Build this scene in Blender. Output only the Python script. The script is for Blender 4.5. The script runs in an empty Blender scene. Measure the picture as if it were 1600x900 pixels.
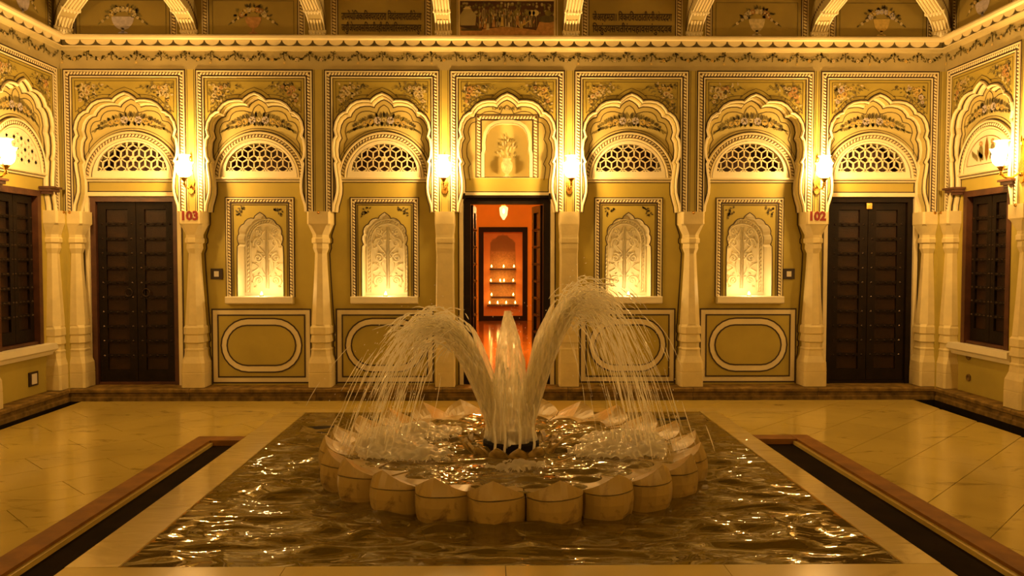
import bpy, bmesh, math, random
from mathutils import Vector, Matrix, noise
from mathutils.geometry import tessellate_polygon

random.seed(11)
SC = bpy.context.scene
COL = SC.collection
PI = math.pi

# ------------------------------------------------------------------ camera
F_PX, CAM_H = 1235.0, 1.46
YAW, PITCH, SHIFT_PX = math.radians(0.7), math.atan(47 / F_PX), 15.0
cam_data = bpy.data.cameras.new('camera')
cam = bpy.data.objects.new('camera', cam_data)
COL.objects.link(cam)
cam_data.sensor_width = 36.0
cam_data.lens = 36.0 * F_PX / 1600.0
cam_data.shift_x = SHIFT_PX / 1600.0
cam_data.clip_start = 0.05
cam.location = (0, 0, CAM_H)
cam.rotation_euler = (PI / 2 - PITCH, 0, -YAW)
SC.camera = cam
RC = cam.rotation_euler.to_matrix()

def at(px, py, Y=None, X=None, Z=None):
    """measure the photograph: the point of a known plane that pixel (px, py) shows"""
    d = RC @ Vector(((px - 800 + SHIFT_PX) / F_PX, -(py - 450) / F_PX, -1))
    if Y is not None: t = Y / d.y
    elif X is not None: t = X / d.x
    else: t = (Z - CAM_H) / d.z
    return Vector((d.x * t, d.y * t, CAM_H + d.z * t))

# ------------------------------------------------------------------ world, lamps, exposure
world = bpy.data.worlds.new('night_sky')
SC.world = world
world.use_nodes = True
world.node_tree.nodes['Background'].inputs[0].default_value = (0.9, 0.55, 0.22, 1)
world.node_tree.nodes['Background'].inputs[1].default_value = 0.012
LAMP_COLOR = (1.0, 0.545, 0.165)
SCONCE_W = 190.0
NICHE_W = 3.6
HALL_W = 330.0
vs = SC.view_settings
vs.view_transform = 'Standard'
vs.look = 'None'
vs.exposure = 0.0
vs.gamma = 1.0
vs.use_curve_mapping = False
SC.cycles.transparent_max_bounces = 40

# ------------------------------------------------------------------ materials
def nd(nt, typ, **kw):
    n = nt.nodes.new(typ)
    for k, v in kw.items(): setattr(n, k, v)
    return n

def mat(name, color, rough=0.7, var=0.12, scale=6.0, bump=0.0, bscale=60.0, metal=0.0, spec=0.5, detail=5, color2=None, coat=0.0):
    m = bpy.data.materials.new(name)
    m.use_nodes = True
    nt = m.node_tree
    b = nt.nodes['Principled BSDF']
    b.inputs['Roughness'].default_value = rough
    b.inputs['Metallic'].default_value = metal
    b.inputs['Specular IOR Level'].default_value = spec
    b.inputs['Coat Weight'].default_value = coat
    tc = nd(nt, 'ShaderNodeTexCoord')
    nz = nd(nt, 'ShaderNodeTexNoise')
    nz.inputs['Scale'].default_value = scale
    nz.inputs['Detail'].default_value = detail
    nt.links.new(tc.outputs['Object'], nz.inputs['Vector'])
    cr = nd(nt, 'ShaderNodeValToRGB')
    c1 = [c * (1 - var) for c in color]
    c2 = list(color2) if color2 else [min(1, c * (1 + var)) for c in color]
    cr.color_ramp.elements[0].position = 0.3
    cr.color_ramp.elements[1].position = 0.7
    cr.color_ramp.elements[0].color = (*c1, 1)
    cr.color_ramp.elements[1].color = (*c2, 1)
    nt.links.new(nz.outputs['Fac'], cr.inputs['Fac'])
    nt.links.new(cr.outputs['Color'], b.inputs['Base Color'])
    if bump:
        n2 = nd(nt, 'ShaderNodeTexNoise')
        n2.inputs['Scale'].default_value = bscale
        n2.inputs['Detail'].default_value = 4
        nt.links.new(tc.outputs['Object'], n2.inputs['Vector'])
        bp = nd(nt, 'ShaderNodeBump')
        bp.inputs['Strength'].default_value = bump
        bp.inputs['Distance'].default_value = 0.01
        nt.links.new(n2.outputs['Fac'], bp.inputs['Height'])
        nt.links.new(bp.outputs['Normal'], b.inputs['Normal'])
    return m

M = {}
M['olive'] = mat('olive_plaster', (0.43, 0.345, 0.060), 0.6, 0.10, 2.5, 0.05)
M['lunette'] = mat('yellow_plaster', (0.54, 0.46, 0.17), 0.6, 0.07, 2.5, 0.05)
M['strip'] = mat('pilaster_plaster', (0.46, 0.375, 0.085), 0.6, 0.10, 2.5, 0.05)
M['frieze'] = mat('frieze_plaster', (0.42, 0.35, 0.16), 0.7, 0.14, 3.0, 0.05)
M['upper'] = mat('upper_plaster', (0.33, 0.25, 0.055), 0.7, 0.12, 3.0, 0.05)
M['cream'] = mat('cream_plaster', (0.76, 0.67, 0.41), 0.5, 0.06, 4.0, 0.05)
M['column'] = mat('cream_stone', (0.70, 0.59, 0.29), 0.5, 0.09, 7.0, 0.12, 40)
M['white'] = mat('white_plaster', (0.82, 0.75, 0.53), 0.5, 0.04, 5.0, 0.05)
M['line'] = mat('dark_paint', (0.035, 0.018, 0.010), 0.6, 0.1)
M['maroon'] = mat('maroon_paint', (0.075, 0.028, 0.012), 0.6, 0.2)
M['leaf'] = mat('leaf_paint', (0.20, 0.165, 0.045), 0.7, 0.3, 20)
M['leafd'] = mat('dark_leaf_paint', (0.095, 0.075, 0.026), 0.7, 0.3, 20)
M['fyel'] = mat('yellow_flower_paint', (0.56, 0.40, 0.10), 0.7, 0.2, 30)
M['fcre'] = mat('cream_flower_paint', (0.58, 0.49, 0.27), 0.7, 0.25, 30)
M['fred'] = mat('rose_flower_paint', (0.46, 0.25, 0.08), 0.7, 0.25, 30)
M['flil'] = mat('lilac_flower_paint', (0.50, 0.45, 0.48), 0.7, 0.2, 30)
M['rope'] = mat('rope_ground', (0.10, 0.05, 0.018), 0.6, 0.2, 20)
M['num'] = mat('red_number_paint', (0.25, 0.015, 0.01), 0.6, 0.1)
M['wood'] = mat('dark_wood', (0.010, 0.0045, 0.002), 0.6, 0.35, 9, 0.2, 50, spec=0.2)
M['board'] = mat('brown_board', (0.026, 0.011, 0.004), 0.5, 0.5, 5, 0.2, 60, spec=0.25)
M['wood2'] = mat('red_brown_wood', (0.075, 0.026, 0.011), 0.45, 0.3, 8, 0.2, 50)
M['iron'] = mat('iron', (0.06, 0.04, 0.03), 0.35, 0.3, 30, metal=0.7)
M['brass'] = mat('brass', (0.65, 0.38, 0.10), 0.25, 0.2, 20, metal=1.0)
M['plinth'] = mat('worn_stone', (0.20, 0.125, 0.030), 0.65, 0.55, 11, 0.5, 30, spec=0.2)
M['kerb'] = mat('brown_sandstone', (0.21, 0.095, 0.010), 0.6, 0.25, 6, 0.1, 60, spec=0.12)
M['black'] = mat('black_stone', (0.010, 0.007, 0.004), 0.7, 0.3, 8, spec=0.15)
M['bed'] = mat('wet_channel_stone', (0.012, 0.0065, 0.0020), 0.8, 0.4, 5, spec=0.03)
M['switch'] = mat('switch_white', (0.75, 0.7, 0.6), 0.4, 0.03)
M['poolfloor'] = mat('pool_stone', (0.11, 0.075, 0.02), 0.6, 0.35, 3)
M['hallwall'] = mat('orange_plaster', (0.85, 0.46, 0.03), 0.6, 0.06, 2)
M['hallniche'] = mat('peach_plaster', (0.75, 0.34, 0.09), 0.6, 0.06, 4)
M['hallfloor'] = mat('polished_hall_floor', (0.40, 0.17, 0.03), 0.12, 0.3, 4)
M['wax'] = mat('wax', (0.8, 0.6, 0.35), 0.5, 0.05)

def marble(name, base, vein, rough, vscale, vpos=0.56):
    m = bpy.data.materials.new(name); m.use_nodes = True
    nt = m.node_tree; b = nt.nodes['Principled BSDF']
    b.inputs['Roughness'].default_value = rough
    tc = nd(nt, 'ShaderNodeTexCoord')
    mp = nd(nt, 'ShaderNodeMapping'); mp.inputs['Scale'].default_value = (1.0, 2.6, 1.5)
    nt.links.new(tc.outputs['Object'], mp.inputs['Vector'])
    n1 = nd(nt, 'ShaderNodeTexNoise'); n1.inputs['Scale'].default_value = vscale; n1.inputs['Detail'].default_value = 9; n1.inputs['Roughness'].default_value = 0.68; n1.inputs['Distortion'].default_value = 0.6
    nt.links.new(mp.outputs['Vector'], n1.inputs['Vector'])
    r1 = nd(nt, 'ShaderNodeValToRGB')
    r1.color_ramp.elements[0].position = vpos; r1.color_ramp.elements[0].color = (0, 0, 0, 1)
    r1.color_ramp.elements[1].position = vpos + 0.16; r1.color_ramp.elements[1].color = (1, 1, 1, 1)
    nt.links.new(n1.outputs['Fac'], r1.inputs['Fac'])
    n2 = nd(nt, 'ShaderNodeTexNoise'); n2.inputs['Scale'].default_value = 1.3; n2.inputs['Detail'].default_value = 3
    nt.links.new(tc.outputs['Object'], n2.inputs['Vector'])
    r2 = nd(nt, 'ShaderNodeValToRGB')
    r2.color_ramp.elements[0].position = 0.35; r2.color_ramp.elements[0].color = (*[c * 0.82 for c in base], 1)
    r2.color_ramp.elements[1].position = 0.7; r2.color_ramp.elements[1].color = (*base, 1)
    nt.links.new(n2.outputs['Fac'], r2.inputs['Fac'])
    mx = nd(nt, 'ShaderNodeMix', data_type='RGBA')
    nt.links.new(r1.outputs['Color'], mx.inputs[0])
    nt.links.new(r2.outputs['Color'], mx.inputs[6])
    mx.inputs[7].default_value = (*vein, 1)
    nt.links.new(mx.outputs[2], b.inputs['Base Color'])
    return m

M['marble'] = marble('floor_marble', (0.58, 0.445, 0.105), (0.17, 0.115, 0.025), 0.13, 2.4, 0.575)
M['rim'] = marble('rim_marble', (0.55, 0.42, 0.11), (0.36, 0.26, 0.06), 0.22, 1.6, 0.62)
M['wetrim'] = marble('wet_rim_marble', (0.55, 0.42, 0.10), (0.36, 0.26, 0.06), 0.30, 1.6, 0.62)
def wet(m):
    nt = m.node_tree; b = nt.nodes['Principled BSDF']
    b.inputs['Coat Weight'].default_value = 1.0; b.inputs['Coat Roughness'].default_value = 0.03; b.inputs['Coat IOR'].default_value = 1.36
    tc = nd(nt, 'ShaderNodeTexCoord'); mp = nd(nt, 'ShaderNodeMapping'); mp.inputs['Scale'].default_value = (0.7, 1.8, 1)
    nt.links.new(tc.outputs['Object'], mp.inputs['Vector'])
    nz = nd(nt, 'ShaderNodeTexNoise'); nz.inputs['Scale'].default_value = 5.0; nz.inputs['Detail'].default_value = 2.0; nz.inputs['Distortion'].default_value = 1.0
    nt.links.new(mp.outputs['Vector'], nz.inputs['Vector'])
    bp = nd(nt, 'ShaderNodeBump'); bp.inputs['Strength'].default_value = 0.30; bp.inputs['Distance'].default_value = 0.02
    nt.links.new(nz.outputs['Fac'], bp.inputs['Height']); nt.links.new(bp.outputs['Normal'], b.inputs['Coat Normal'])
wet(M['wetrim'])
M['petal'] = marble('petal_marble', (0.42, 0.30, 0.085), (0.12, 0.07, 0.018), 0.35, 4.0, 0.57)

def lamp_mat(name, color, strength, transp):
    m = bpy.data.materials.new(name); m.use_nodes = True
    nt = m.node_tree; nt.nodes.clear()
    out = nd(nt, 'ShaderNodeOutputMaterial')
    e = nd(nt, 'ShaderNodeEmission'); e.inputs[0].default_value = (*color, 1); e.inputs[1].default_value = strength
    t = nd(nt, 'ShaderNodeBsdfTransparent')
    mx = nd(nt, 'ShaderNodeMixShader'); mx.inputs[0].default_value = transp
    nt.links.new(e.outputs[0], mx.inputs[1]); nt.links.new(t.outputs[0], mx.inputs[2])
    nt.links.new(mx.outputs[0], out.inputs[0])
    return m
M['glow'] = lamp_mat('glowing_glass', (1.0, 0.66, 0.26), 12.0, 0.35)
M['bulb'] = lamp_mat('glowing_bulb', (1.0, 0.72, 0.34), 30.0, 0.3)
M['flame'] = lamp_mat('flame', (1.0, 0.50, 0.10), 28.0, 0.2)
M['lantern'] = lamp_mat('lantern_glass', (1.0, 0.62, 0.20), 3.0, 0.5)

def water_mat(name, tint, bump, bscale, murk=0.0, murk_color=(0.16, 0.12, 0.035), rough=0.015):
    m = bpy.data.materials.new(name); m.use_nodes = True
    nt = m.node_tree; nt.nodes.clear()
    out = nd(nt, 'ShaderNodeOutputMaterial')
    g = nd(nt, 'ShaderNodeBsdfGlossy'); g.inputs['Roughness'].default_value = rough; g.inputs['Color'].default_value = (1, 0.97, 0.9, 1)
    t = nd(nt, 'ShaderNodeBsdfTransparent'); t.inputs[0].default_value = (*tint, 1)
    df = nd(nt, 'ShaderNodeBsdfDiffuse'); df.inputs[0].default_value = (*murk_color, 1)
    mk = nd(nt, 'ShaderNodeMixShader'); mk.inputs[0].default_value = murk
    nt.links.new(t.outputs[0], mk.inputs[1]); nt.links.new(df.outputs[0], mk.inputs[2])
    fr = nd(nt, 'ShaderNodeFresnel'); fr.inputs[0].default_value = 1.65
    tc = nd(nt, 'ShaderNodeTexCoord')
    mp = nd(nt, 'ShaderNodeMapping'); mp.inputs['Scale'].default_value = (0.5, 1.7, 1)
    nt.links.new(tc.outputs['Object'], mp.inputs['Vector'])
    nz = nd(nt, 'ShaderNodeTexNoise'); nz.inputs['Scale'].default_value = bscale; nz.inputs['Detail'].default_value = 2.0; nz.inputs['Distortion'].default_value = 1.0
    nt.links.new(mp.outputs['Vector'], nz.inputs['Vector'])
    bp = nd(nt, 'ShaderNodeBump'); bp.inputs['Strength'].default_value = bump; bp.inputs['Distance'].default_value = 0.02
    nt.links.new(nz.outputs['Fac'], bp.inputs['Height'])
    for n_ in (g, fr, df): nt.links.new(bp.outputs['Normal'], n_.inputs['Normal'])
    mx = nd(nt, 'ShaderNodeMixShader')
    nt.links.new(fr.outputs[0], mx.inputs[0]); nt.links.new(mk.outputs[0], mx.inputs[1]); nt.links.new(g.outputs[0], mx.inputs[2])
    nt.links.new(mx.outputs[0], out.inputs[0])
    return m
M['water'] = water_mat('pool_water', (0.80, 0.72, 0.50), 0.62, 4.2, 0.70, (0.17, 0.115, 0.016))
M['basinwater'] = water_mat('basin_water', (0.85, 0.78, 0.55), 0.60, 11.0, 0.8, (0.20, 0.145, 0.035))

def spray_mat(name, color, alpha, streak=None):
    m = bpy.data.materials.new(name); m.use_nodes = True
    nt = m.node_tree; nt.nodes.clear()
    out = nd(nt, 'ShaderNodeOutputMaterial')
    d = nd(nt, 'ShaderNodeBsdfDiffuse'); d.inputs[0].default_value = (*color, 1)
    tl = nd(nt, 'ShaderNodeBsdfTranslucent'); tl.inputs[0].default_value = (*color, 1)
    g = nd(nt, 'ShaderNodeBsdfGlossy'); g.inputs['Roughness'].default_value = 0.15
    t = nd(nt, 'ShaderNodeBsdfTransparent')
    m1 = nd(nt, 'ShaderNodeMixShader'); m1.inputs[0].default_value = 0.62
    nt.links.new(d.outputs[0], m1.inputs[1]); nt.links.new(tl.outputs[0], m1.inputs[2])
    m2 = nd(nt, 'ShaderNodeMixShader'); m2.inputs[0].default_value = 0.10
    nt.links.new(m1.outputs[0], m2.inputs[1]); nt.links.new(g.outputs[0], m2.inputs[2])
    m3 = nd(nt, 'ShaderNodeMixShader'); m3.inputs[0].default_value = alpha
    if streak:
        tc = nd(nt, 'ShaderNodeTexCoord')
        mp = nd(nt, 'ShaderNodeMapping'); mp.inputs['Scale'].default_value = streak
        nz = nd(nt, 'ShaderNodeTexNoise'); nz.inputs['Scale'].default_value = 1; nz.inputs['Detail'].default_value = 4
        nt.links.new(tc.outputs['Object'], mp.inputs['Vector']); nt.links.new(mp.outputs['Vector'], nz.inputs['Vector'])
        mr = nd(nt, 'ShaderNodeMapRange'); mr.inputs[1].default_value = 0.3; mr.inputs[2].default_value = 0.7
        mr.inputs[3].default_value = max(0, alpha - 0.3); mr.inputs[4].default_value = min(1, alpha + 0.3)
        nt.links.new(nz.outputs['Fac'], mr.inputs[0]); nt.links.new(mr.outputs[0], m3.inputs[0])
    nt.links.new(t.outputs[0], m3.inputs[1]); nt.links.new(m2.outputs[0], m3.inputs[2])
    nt.links.new(m3.outputs[0], out.inputs[0])
    return m
M['spray'] = spray_mat('white_water', (0.99, 0.97, 0.88), 0.85)
M['jetcore'] = spray_mat('jet_water', (1.0, 0.96, 0.80), 0.62, (45, 45, 5))
M['foam'] = spray_mat('foam', (0.96, 0.92, 0.78), 1.0)

# ------------------------------------------------------------------ mesh builder
class MB:
    def __init__(s): s.v, s.f, s.m, s.mats = [], [], [], []
    def mi(s, m):
        if m not in s.mats: s.mats.append(m)
        return s.mats.index(m)
    def add(s, verts, faces, m):
        o = len(s.v); k = s.mi(m)
        s.v += [tuple(p) for p in verts]
        for f in faces:
            s.f.append(tuple(i + o for i in f)); s.m.append(k)
        return s
    def box(s, x0, x1, y0, y1, z0, z1, m):
        v = [(x, y, z) for x in (x0, x1) for y in (y0, y1) for z in (z0, z1)]
        return s.add(v, [(0, 1, 3, 2), (4, 6, 7, 5), (0, 4, 5, 1), (2, 3, 7, 6), (0, 2, 6, 4), (1, 5, 7, 3)], m)
    def poly(s, pts, y, m, holes=()):
        """flat polygon in the (x, z) plane, facing -y"""
        loops = [list(pts)] + [list(h) for h in holes]
        flat = [p for l in loops for p in l]
        tris = tessellate_polygon([[Vector((p[0], p[1], 0)) for p in l] for l in loops])
        out = []
        for a, b, c in tris:
            A, B, C = flat[a], flat[b], flat[c]
            ar = (B[0] - A[0]) * (C[1] - A[1]) - (B[1] - A[1]) * (C[0] - A[0])
            out.append((a, b, c) if ar > 0 else (a, c, b))
        return s.add([(p[0], y, p[1]) for p in flat], out, m)
    def wallstrip(s, pts, y0, y1, m, closed=False):
        """a strip from depth y0 to y1 along a path in (x, z)"""
        n = len(pts)
        v = [(p[0], y0, p[1]) for p in pts] + [(p[0], y1, p[1]) for p in pts]
        fs = [(i, (i + 1) % n, n + (i + 1) % n, n + i) for i in range(n if closed else n - 1)]
        return s.add(v, fs, m)
    def slab(s, pts, y0, y1, m, ms=None):
        s.poly(pts, y0, m); s.poly(pts, y1, m)
        return s.wallstrip(pts, y0, y1, ms or m, True)
    def ribbon(s, pts, w, y, m, closed=False):
        L = offset(pts, w / 2, closed); R = offset(pts, -w / 2, closed)
        n = len(pts)
        v = [(p[0], y, p[1]) for p in L] + [(p[0], y, p[1]) for p in R]
        return s.add(v, [(i, (i + 1) % n, n + (i + 1) % n, n + i) for i in range(n if closed else n - 1)], m)
    def molding(s, pts, prof, m, closed=False):
        """sweep a profile of (offset, depth) along a path in (x, z)"""
        rings = []
        for o, y in prof:
            rings.append([(p[0], y, p[1]) for p in offset(pts, o, closed)])
        n = len(pts); k = len(prof)
        v = [p for r in rings for p in r]
        fs = []
        for j in range(k - 1):
            for i in range(n if closed else n - 1):
                i2 = (i + 1) % n
                fs.append((j * n + i, j * n + i2, (j + 1) * n + i2, (j + 1) * n + i))
        return s.add(v, fs, m)
    def tube(s, pts, r, n, m, cap=True):
        pts = [Vector(p) for p in pts]
        N = len(pts); vs_ = []; up = Vector((0.03, 0.21, 0.97)).normalized()
        for i, p in enumerate(pts):
            t = (pts[min(i + 1, N - 1)] - pts[max(i - 1, 0)])
            if t.length < 1e-9: t = Vector((0, 0, 1))
            t.normalize()
            a = t.cross(up)
            if a.length < 0.05: a = t.cross(Vector((1, 0, 0)))
            a.normalize(); b = t.cross(a)
            rr = r[i] if isinstance(r, (list, tuple)) else r
            for k in range(n):
                an = 2 * PI * k / n
                vs_.append(p + a * math.cos(an) * rr + b * math.sin(an) * rr)
        fs = [(i * n + k, i * n + (k + 1) % n, (i + 1) * n + (k + 1) % n, (i + 1) * n + k) for i in range(N - 1) for k in range(n)]
        if cap:
            fs.append(tuple(range(n))); fs.append(tuple((N - 1) * n + k for k in range(n)))
        return s.add(vs_, fs, m)
    def lathe(s, prof, n, m, c=(0, 0, 0), cap=True):
        v = []
        for r, z in prof:
            for k in range(n):
                a = 2 * PI * (k + 0.5) / n
                v.append((c[0] + r * math.cos(a), c[1] + r * math.sin(a), c[2] + z))
        N = len(prof)
        fs = [(i * n + k, i * n + (k + 1) % n, (i + 1) * n + (k + 1) % n, (i + 1) * n + k) for i in range(N - 1) for k in range(n)]
        if cap:
            fs.append(tuple(reversed(range(n)))); fs.append(tuple((N - 1) * n + k for k in range(n)))
        return s.add(v, fs, m)
    def mesh(s, name, smooth=False):
        me = bpy.data.meshes.new(name)
        me.from_pydata(s.v, [], s.f)
        for m in s.mats: me.materials.append(M[m])
        me.polygons.foreach_set('material_index', s.m)
        if smooth: me.polygons.foreach_set('use_smooth', [True] * len(s.f))
        me.update()
        return me
    def build(s, name, parent=None, smooth=False, loc=None, rotz=None):
        return put(name, s.mesh(name, smooth), parent, loc, rotz)

def put(name, me, parent=None, loc=None, rotz=None):
    o = bpy.data.objects.new(name, me)
    COL.objects.link(o)
    if parent is not None: o.parent = parent
    if loc is not None: o.location = loc
    if rotz is not None: o.rotation_euler = (0, 0, rotz)
    return o

def offset(pts, d, closed=False):
    if abs(d) < 1e-9: return [tuple(p) for p in pts]
    out = []; n = len(pts)
    for i in range(n):
        p = Vector(pts[i])
        if closed: a, b = Vector(pts[i - 1]), Vector(pts[(i + 1) % n])
        else: a, b = Vector(pts[max(i - 1, 0)]), Vector(pts[min(i + 1, n - 1)])
        d1 = (p - a); d2 = (b - p)
        if d1.length < 1e-9: d1 = d2
        if d2.length < 1e-9: d2 = d1
        d1 = d1.normalized(); d2 = d2.normalized()
        n1 = Vector((-d1.y, d1.x)); n2 = Vector((-d2.y, d2.x))
        nn = n1 + n2
        if nn.length < 0.3: nn = n1
        nn.normalize()
        q = p + nn * (d / max(0.5, nn.dot(n1)))
        out.append((q.x, q.y))
    return out

def tag(o, label=None, cat=None, group=None, kind=None):
    if label: o['label'] = label
    if cat: o['category'] = cat
    if group: o['group'] = group
    if kind: o['kind'] = kind
    return o

def thing(name, label, cat, loc=(0, 0, 0), rotz=0, group=None, kind=None):
    o = bpy.data.objects.new(name, None)
    COL.objects.link(o)
    o.location = loc; o.rotation_euler = (0, 0, rotz)
    o.empty_display_size = 0.1
    return tag(o, label, cat, group, kind)

def copy_tree(o, parent=None):
    c = o.copy(); COL.objects.link(c)
    if parent is not None: c.parent = parent
    for ch in list(o.children): copy_tree(ch, c)
    return c

def arc(cx, cz, r, a0, a1, n, rz=None):
    rz = rz or r
    return [(cx + r * math.cos(a0 + (a1 - a0) * i / n), cz + rz * math.sin(a0 + (a1 - a0) * i / n)) for i in range(n + 1)]

def rect(x0, x1, z0, z1): return [(x0, z0), (x1, z0), (x1, z1), (x0, z1)]

# ------------------------------------------------------------------ key dimensions (metres)
YA = 8.23                      # face of the arcade
REC = 0.15                     # the wall behind the arches stands this far back
YR = YA + REC
K = YA / F_PX                  # metres per photo pixel on the arcade face
def ZA(py): return at(790, py, Y=YA).z
def ZR(py): return at(790, py, Y=YR).z
def XA(px): return at(px, 300, Y=YA).x
def XR(px): return at(px, 300, Y=YR).x
XL, XRT = XA(97), XA(1472)     # side walls
ZP = 0.112                     # top of the plinth
Z_CAP = ZA(331)                # top of the capitals
Z_FT = ZA(110)                 # top of the arch frames
Z_CORN = 3.585                 # underside of the cornice
Z_LEDGE = 3.72
Z_TOP = 4.75
frames = [(102, 292), (308, 490), (508, 687), (703, 882), (897, 1075), (1088, 1270), (1280, 1464)]
BAYS = [((XA(a) + XA(b)) / 2, (XA(b) - XA(a)) / 2) for a, b in frames]
EDGES = [XL] + [(XA(frames[i][1]) + XA(frames[i + 1][0])) / 2 for i in range(6)] + [XRT]
print('BAYS', [(round(c, 3), round(h, 3)) for c, h in BAYS], 'walls', round(XL, 3), round(XRT, 3), 'zcap', round(Z_CAP, 3), 'zft', round(Z_FT, 3))

# ------------------------------------------------------------------ shared outlines
ARCH_PX = [(0, 152), (5, 154), (10, 157.5), (13.5, 161), (15, 164.5),
           (22, 162.5), (30, 162.5), (38, 164), (45, 168), (50, 174), (52, 179.5),
           (58, 181), (63.5, 185.5), (67.5, 193), (69.5, 203), (66.8, 213.5),
           (70.5, 220), (72, 232), (71, 244), (66.8, 253),
           (69.5, 257), (68.5, 267), (66.5, 280), (66, 292), (66.5, 302), (69, 312), (72, 322), (73, 331)]
def arch_path(cx, hw):
    s = hw / (90 * K)
    h = [(x * K * s, ZA(y)) for x, y in ARCH_PX]
    p = [(cx - x, z) for x, z in reversed(h)] + [(cx + x, z) for x, z in h[1:]]   # bottom left, over the apex, bottom right
    o = offset(p, 0.018)
    return [(o[0][0], p[0][1])] + o[1:-1] + [(o[-1][0], p[-1][1])]

NICHE_PX = [(0, 332), (4, 334.5), (8, 338), (9.5, 341.5), (14, 341), (19, 342.5), (23, 346), (25, 350), (29, 352), (32, 356), (33.5, 361), (33, 366),
            (35, 369), (35.5, 374), (34.5, 379), (33, 382), (35.5, 385), (36, 400), (36, 463)]
def niche_path(cx):
    kr = YR / F_PX
    h = [(x * kr, ZR(y)) for x, y in NICHE_PX]
    return [(cx - x, z) for x, z in reversed(h)] + [(cx + x, z) for x, z in h[1:]]

# ------------------------------------------------------------------ painted flowers
def leaf(mb, x, z, a, l, w, y, m):
    c, s = math.cos(a), math.sin(a)
    P = [(0, 0), (0.3, 0.5), (0.65, 0.42), (1, 0), (0.65, -0.42), (0.3, -0.5)]
    mb.add([(x + c * u * l - s * v * w, y, z + s * u * l + c * v * w) for u, v in P], [(0, 5, 4, 3, 2, 1)], m)

def rosette(mb, x, z, r, y, m1, m2, n=7):
    a0 = random.random() * 6
    for k in range(n):
        leaf(mb, x, z, a0 + 2 * PI * k / n, r, r * 0.85, y - 0.0004 * (k % 2), m1)
    mb.add([(x + r * .36 * math.cos(t * PI / 3), y - 0.001, z + r * .36 * math.sin(t * PI / 3)) for t in range(6)], [(0, 1, 2, 3, 4, 5)], m2)

def corner_spray(x, z, sx, w, h, y, fm):
    """bouquet filling the corner triangle whose right angle is at (x, z)"""
    mb = MB()
    for k in range(75):
        u, v = random.random(), random.random()
        if u + v > 1: u, v = 1 - u, 1 - v
        leaf(mb, x + sx * u * w, z - v * h, random.uniform(0, 2 * PI), w * 0.12, w * 0.065, y - .0003 * (k % 3), random.choice(['leaf', 'leaf', 'leafd', 'fcre']))
    for k in range(11):
        t = k / 10
        leaf(mb, x + sx * w * (1.0 - t), z - h * t - 0.012, -0.7 * sx + (PI if sx < 0 else 0) + random.uniform(-.6, .6), w * 0.12, w * 0.055, y, 'leaf')
    for q in range(4):
        leaf(mb, x + sx * w * (.95 + .06 * q), z - .03 - .006 * q, random.uniform(-.6, .6) + (0 if sx > 0 else PI), w * .09, w * .035, y, 'leaf')
        leaf(mb, x + sx * .01, z - h * (.92 + .07 * q), -PI / 2 + random.uniform(-.5, .5), w * .09, w * .035, y, 'leaf')
    for u, v, r in ((.22, .20, .13), (.40, .15, .08), (.15, .46, .10), (.33, .36, .11), (.56, .12, .07), (.10, .66, .07)):
        rosette(mb, x + sx * u * w, z - v * h, r * w, y - 0.002, random.choice(fm), random.choice(['fyel', 'fred', 'leaf']), 8)
        for q in range(3): leaf(mb, x + sx * u * w, z - v * h, random.uniform(0, 6.3), r * w * .9, r * w * .25, y - .003, random.choice(['leaf', 'fred', 'fcre']))
    return mb

def garland_arch(cx, z0, half, rise, y):
    mb = MB()
    for s in (-1, 1):
        for k in range(14):          # upright leaves along the top, drooping ones below
            t = s * (k + .6) / 15
            z = z0 + rise * (1 - t * t)
            wd = (1 - abs(t)) ** .4
            leaf(mb, cx + t * half, z + .018 * wd, PI / 2 - t * .9 + random.uniform(-.3, .3), .062 * wd + .012, .032, y, random.choice(['leaf', 'leaf', 'leafd']))
            leaf(mb, cx + t * half, z - .010 * wd, -PI / 2 + t * .6 + random.uniform(-.5, .5), .052 * wd + .010, .034, y, random.choice(['leaf', 'leaf', 'leafd']))
        for q in range(5):
            t = 0.86 + 0.05 * q
            leaf(mb, cx + s * t * half, z0 + rise * (1 - t * t), -0.7 + random.uniform(-.5, .5) if s > 0 else PI + 0.7 + random.uniform(-.5, .5), 0.05, 0.018, y, 'leaf')
        for t, r, m1 in ((.20, .042, 'flil'), (.42, .036, 'fyel'), (.60, .030, 'fyel')):
            rosette(mb, cx + s * t * half, z0 + rise * (1 - t * t), r, y - 0.001, m1, 'fcre', 8)
            for q in range(5): leaf(mb, cx + s * t * half, z0 + rise * (1 - t * t), random.uniform(0, 6.3), r * .9, r * .2, y - .002, 'leaf' if m1 == 'fyel' else 'leafd')
    rosette(mb, cx, z0 + rise, 0.026, y - 0.001, 'fcre', 'leaf')
    return mb

def swag_frieze(x0, x1, z, y):
    """painted garland swags along the frieze"""
    mb = MB()
    n = max(1, round((x1 - x0) / 0.255)); w = (x1 - x0) / n
    for i in range(n):
        a = x0 + i * w
        for k in range(30):
            t = (k + .5) / 30
            xx = a + t * w; zz = z - 0.075 * (1 - (2 * t - 1) ** 2)
            leaf(mb, xx, zz, random.uniform(0, 6.3), 0.028, 0.016, y, random.choice(['leaf', 'leaf', 'leafd', 'frieze']))
            if k % 2: leaf(mb, xx, zz - .012, random.uniform(0, 6.3), 0.02, 0.012, y, 'leaf')
        rosette(mb, a + w / 2, z - 0.08, 0.020, y - .001, random.choice(['fcre', 'fyel']), 'fred', 6)
        for k in range(5): leaf(mb, a, z - 0.018 * k, -PI / 2 + random.uniform(-.6, .6), 0.026, 0.012, y, 'leafd')
        if i % 3 == 0: rosette(mb, a, z - 0.115, 0.015, y - .001, 'fyel', 'fcre', 6)
    return mb

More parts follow.
